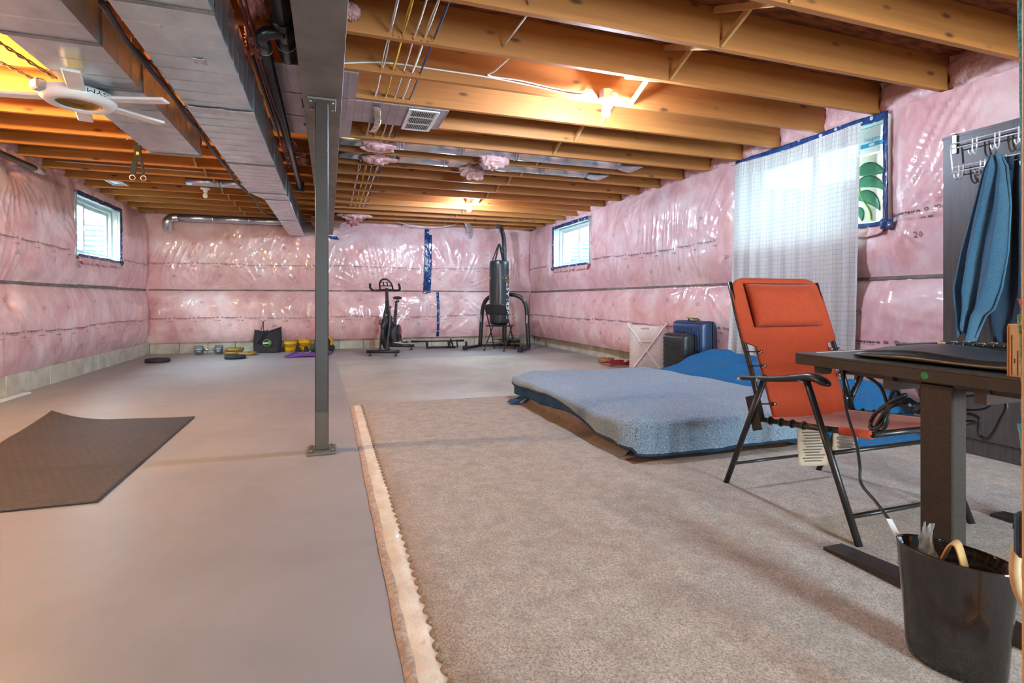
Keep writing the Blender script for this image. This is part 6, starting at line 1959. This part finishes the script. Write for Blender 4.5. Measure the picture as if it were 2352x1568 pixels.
MB().box((0, -.03, .722), (.14, .03, .006), Matrix.Rotation(R(12), 3, 'Y')).build('luggage_tag', M['print_green'], nv)

hm = thing('laundry_hamper', 'translucent white laundry hamper on a crossed white frame', 'hamper', (3.72, 5.70, 0), R(-35))
w2, d2_ = .24, .17
for yy in (-d2_, d2_):
    MB().tube(catmull([(-w2, yy, .0), (0, yy * 1.0, .32), (w2 * .82, yy, .60), (w2 * .95, yy * .9, .635), (w2 * .95, yy * .6, .64)], 6), .009, 8).build('frame_leg', M['hamper_frame'], hm)
    MB().tube(catmull([(w2, yy * .93, .0), (0, yy * .93, .32), (-w2 * .82, yy * .93, .60), (-w2 * .95, yy * .85, .635), (-w2 * .95, yy * .6, .64)], 6), .009, 8).build('frame_leg', M['hamper_frame'], hm)
for x in (-w2 * .95, w2 * .95): MB().tube([(x, -d2_ * .6, .64), (x, d2_ * .6, .64)], .009, 8).build('top_rail', M['hamper_frame'], hm)
MB().tube([(-.10, -d2_, .43), (.10, -d2_, .43)], .006, 8).build('cross_rail', M['hamper_frame'], hm)
def hmf(s, t):
    a = 2 * math.pi * s; c_, s_ = math.cos(a), math.sin(a); rr = (abs(c_) ** 6 + abs(s_) ** 6) ** (-1 / 6)
    sag = 1 - .05 * math.sin(math.pi * t)
    return (w2 * .9 * c_ * rr * sag + .008 * nz(a * 2, t * 4, 3), d2_ * .86 * s_ * rr * sag + .01 * nz(a * 2, t * 5, 5), .03 + .60 * t - .02 * (t > .95) * abs(s_))
mb = MB().grid(hmf, 40, 16, close_u=True); mb.f.append(list(range(40))[::-1]); mb.s.append(False)
mb.build('cloth_bag', M['hamper_cloth'], hm)
MB().box((-.02, -d2_ * .87, .585), (.10, .004, .022)).build('sewn_label', M['label_paper'], hm)
cl = thing('laundry_bundle', 'dark clothes bundled at the bottom of the hamper', 'laundry', (3.74, 5.66, .10))
mb = MB().ball((0, 0, 0), 1, 20, 12)
mb.v = [Vector((v.x * .13, v.y * .10, v.z * .07)) * (1 + .3 * nz(v.x * 2, v.y * 2 + v.z, 4)) for v in mb.v]
mb.build('clothes', M['gym_grey'], cl)

rc_ = thing('extension_cord', 'coiled red extension cord on the floor by the hamper', 'cord', (3.86, 6.62, .02))
pts = []
for k in range(150):
    a = k * .42
    r_ = .13 + .055 * nz(k * .23, 1, 3) * 2 + .03 * math.sin(k * .37)
    pts.append((r_ * 1.25 * math.cos(a) + .05 * nz(k * .11, 4, 8), r_ * .95 * math.sin(a), .006 + .045 * (k / 150) + .02 * abs(nz(k * .6, 2, 6))))
MB().tube(pts, .0055, 6).build('red_cable', M['red_cord'], rc_)
MB().box((.05, -.10, .055), (.06, .028, .024), Matrix.Rotation(R(30), 3, 'Z'), bev=.005).build('plug', M['white_plastic'], rc_)
MB().tube(catmull([(.08, -.09, .05), (.14, -.13, .02), (.20, -.16, .012), (.27, -.16, .010)], 5), .006, 6).build('white_lead', M['cable_white'], rc_)

# ------------------------------------------------------------------ outside
nh = thing('neighbour_house', 'pale house wall with white trim outside the left window', 'building', (-5.0, 8.6, 1.9))
MB().box((-5.2, 8.0, 2.55), (.3, 12, 1.7)).build('wall', M['house'], nh, world=True)
for y in (7.3, 8.6, 10.2): MB().box((-5.03, y, 2.6), (.04, .12, 1.5)).build('white_trim', M['white_plastic'], nh, world=True)
MB().box((-5.03, 9.3, 2.05), (.03, 2.4, .10)).build('brick_course', mat('brick_red', 'C98464', 'B87050', 9), nh, world=True)
MB().box((-5.01, 9.55, 2.6), (.05, .5, .5)).build('meter_box', M['hex_steel'], nh, world=True)
nh2 = thing('neighbour_siding', 'white sided house wall outside the far right window', 'building', (6.6, 8.6, 1.9))
MB().box((6.75, 8.0, 2.75), (.3, 14, 2.0)).build('wall', M['house_white'], nh2, world=True)
gl = MB().box((-5.6, 3.6, 1.93), (3.55, 20, .06)).build('ground_left', M['soil'], structure=True)
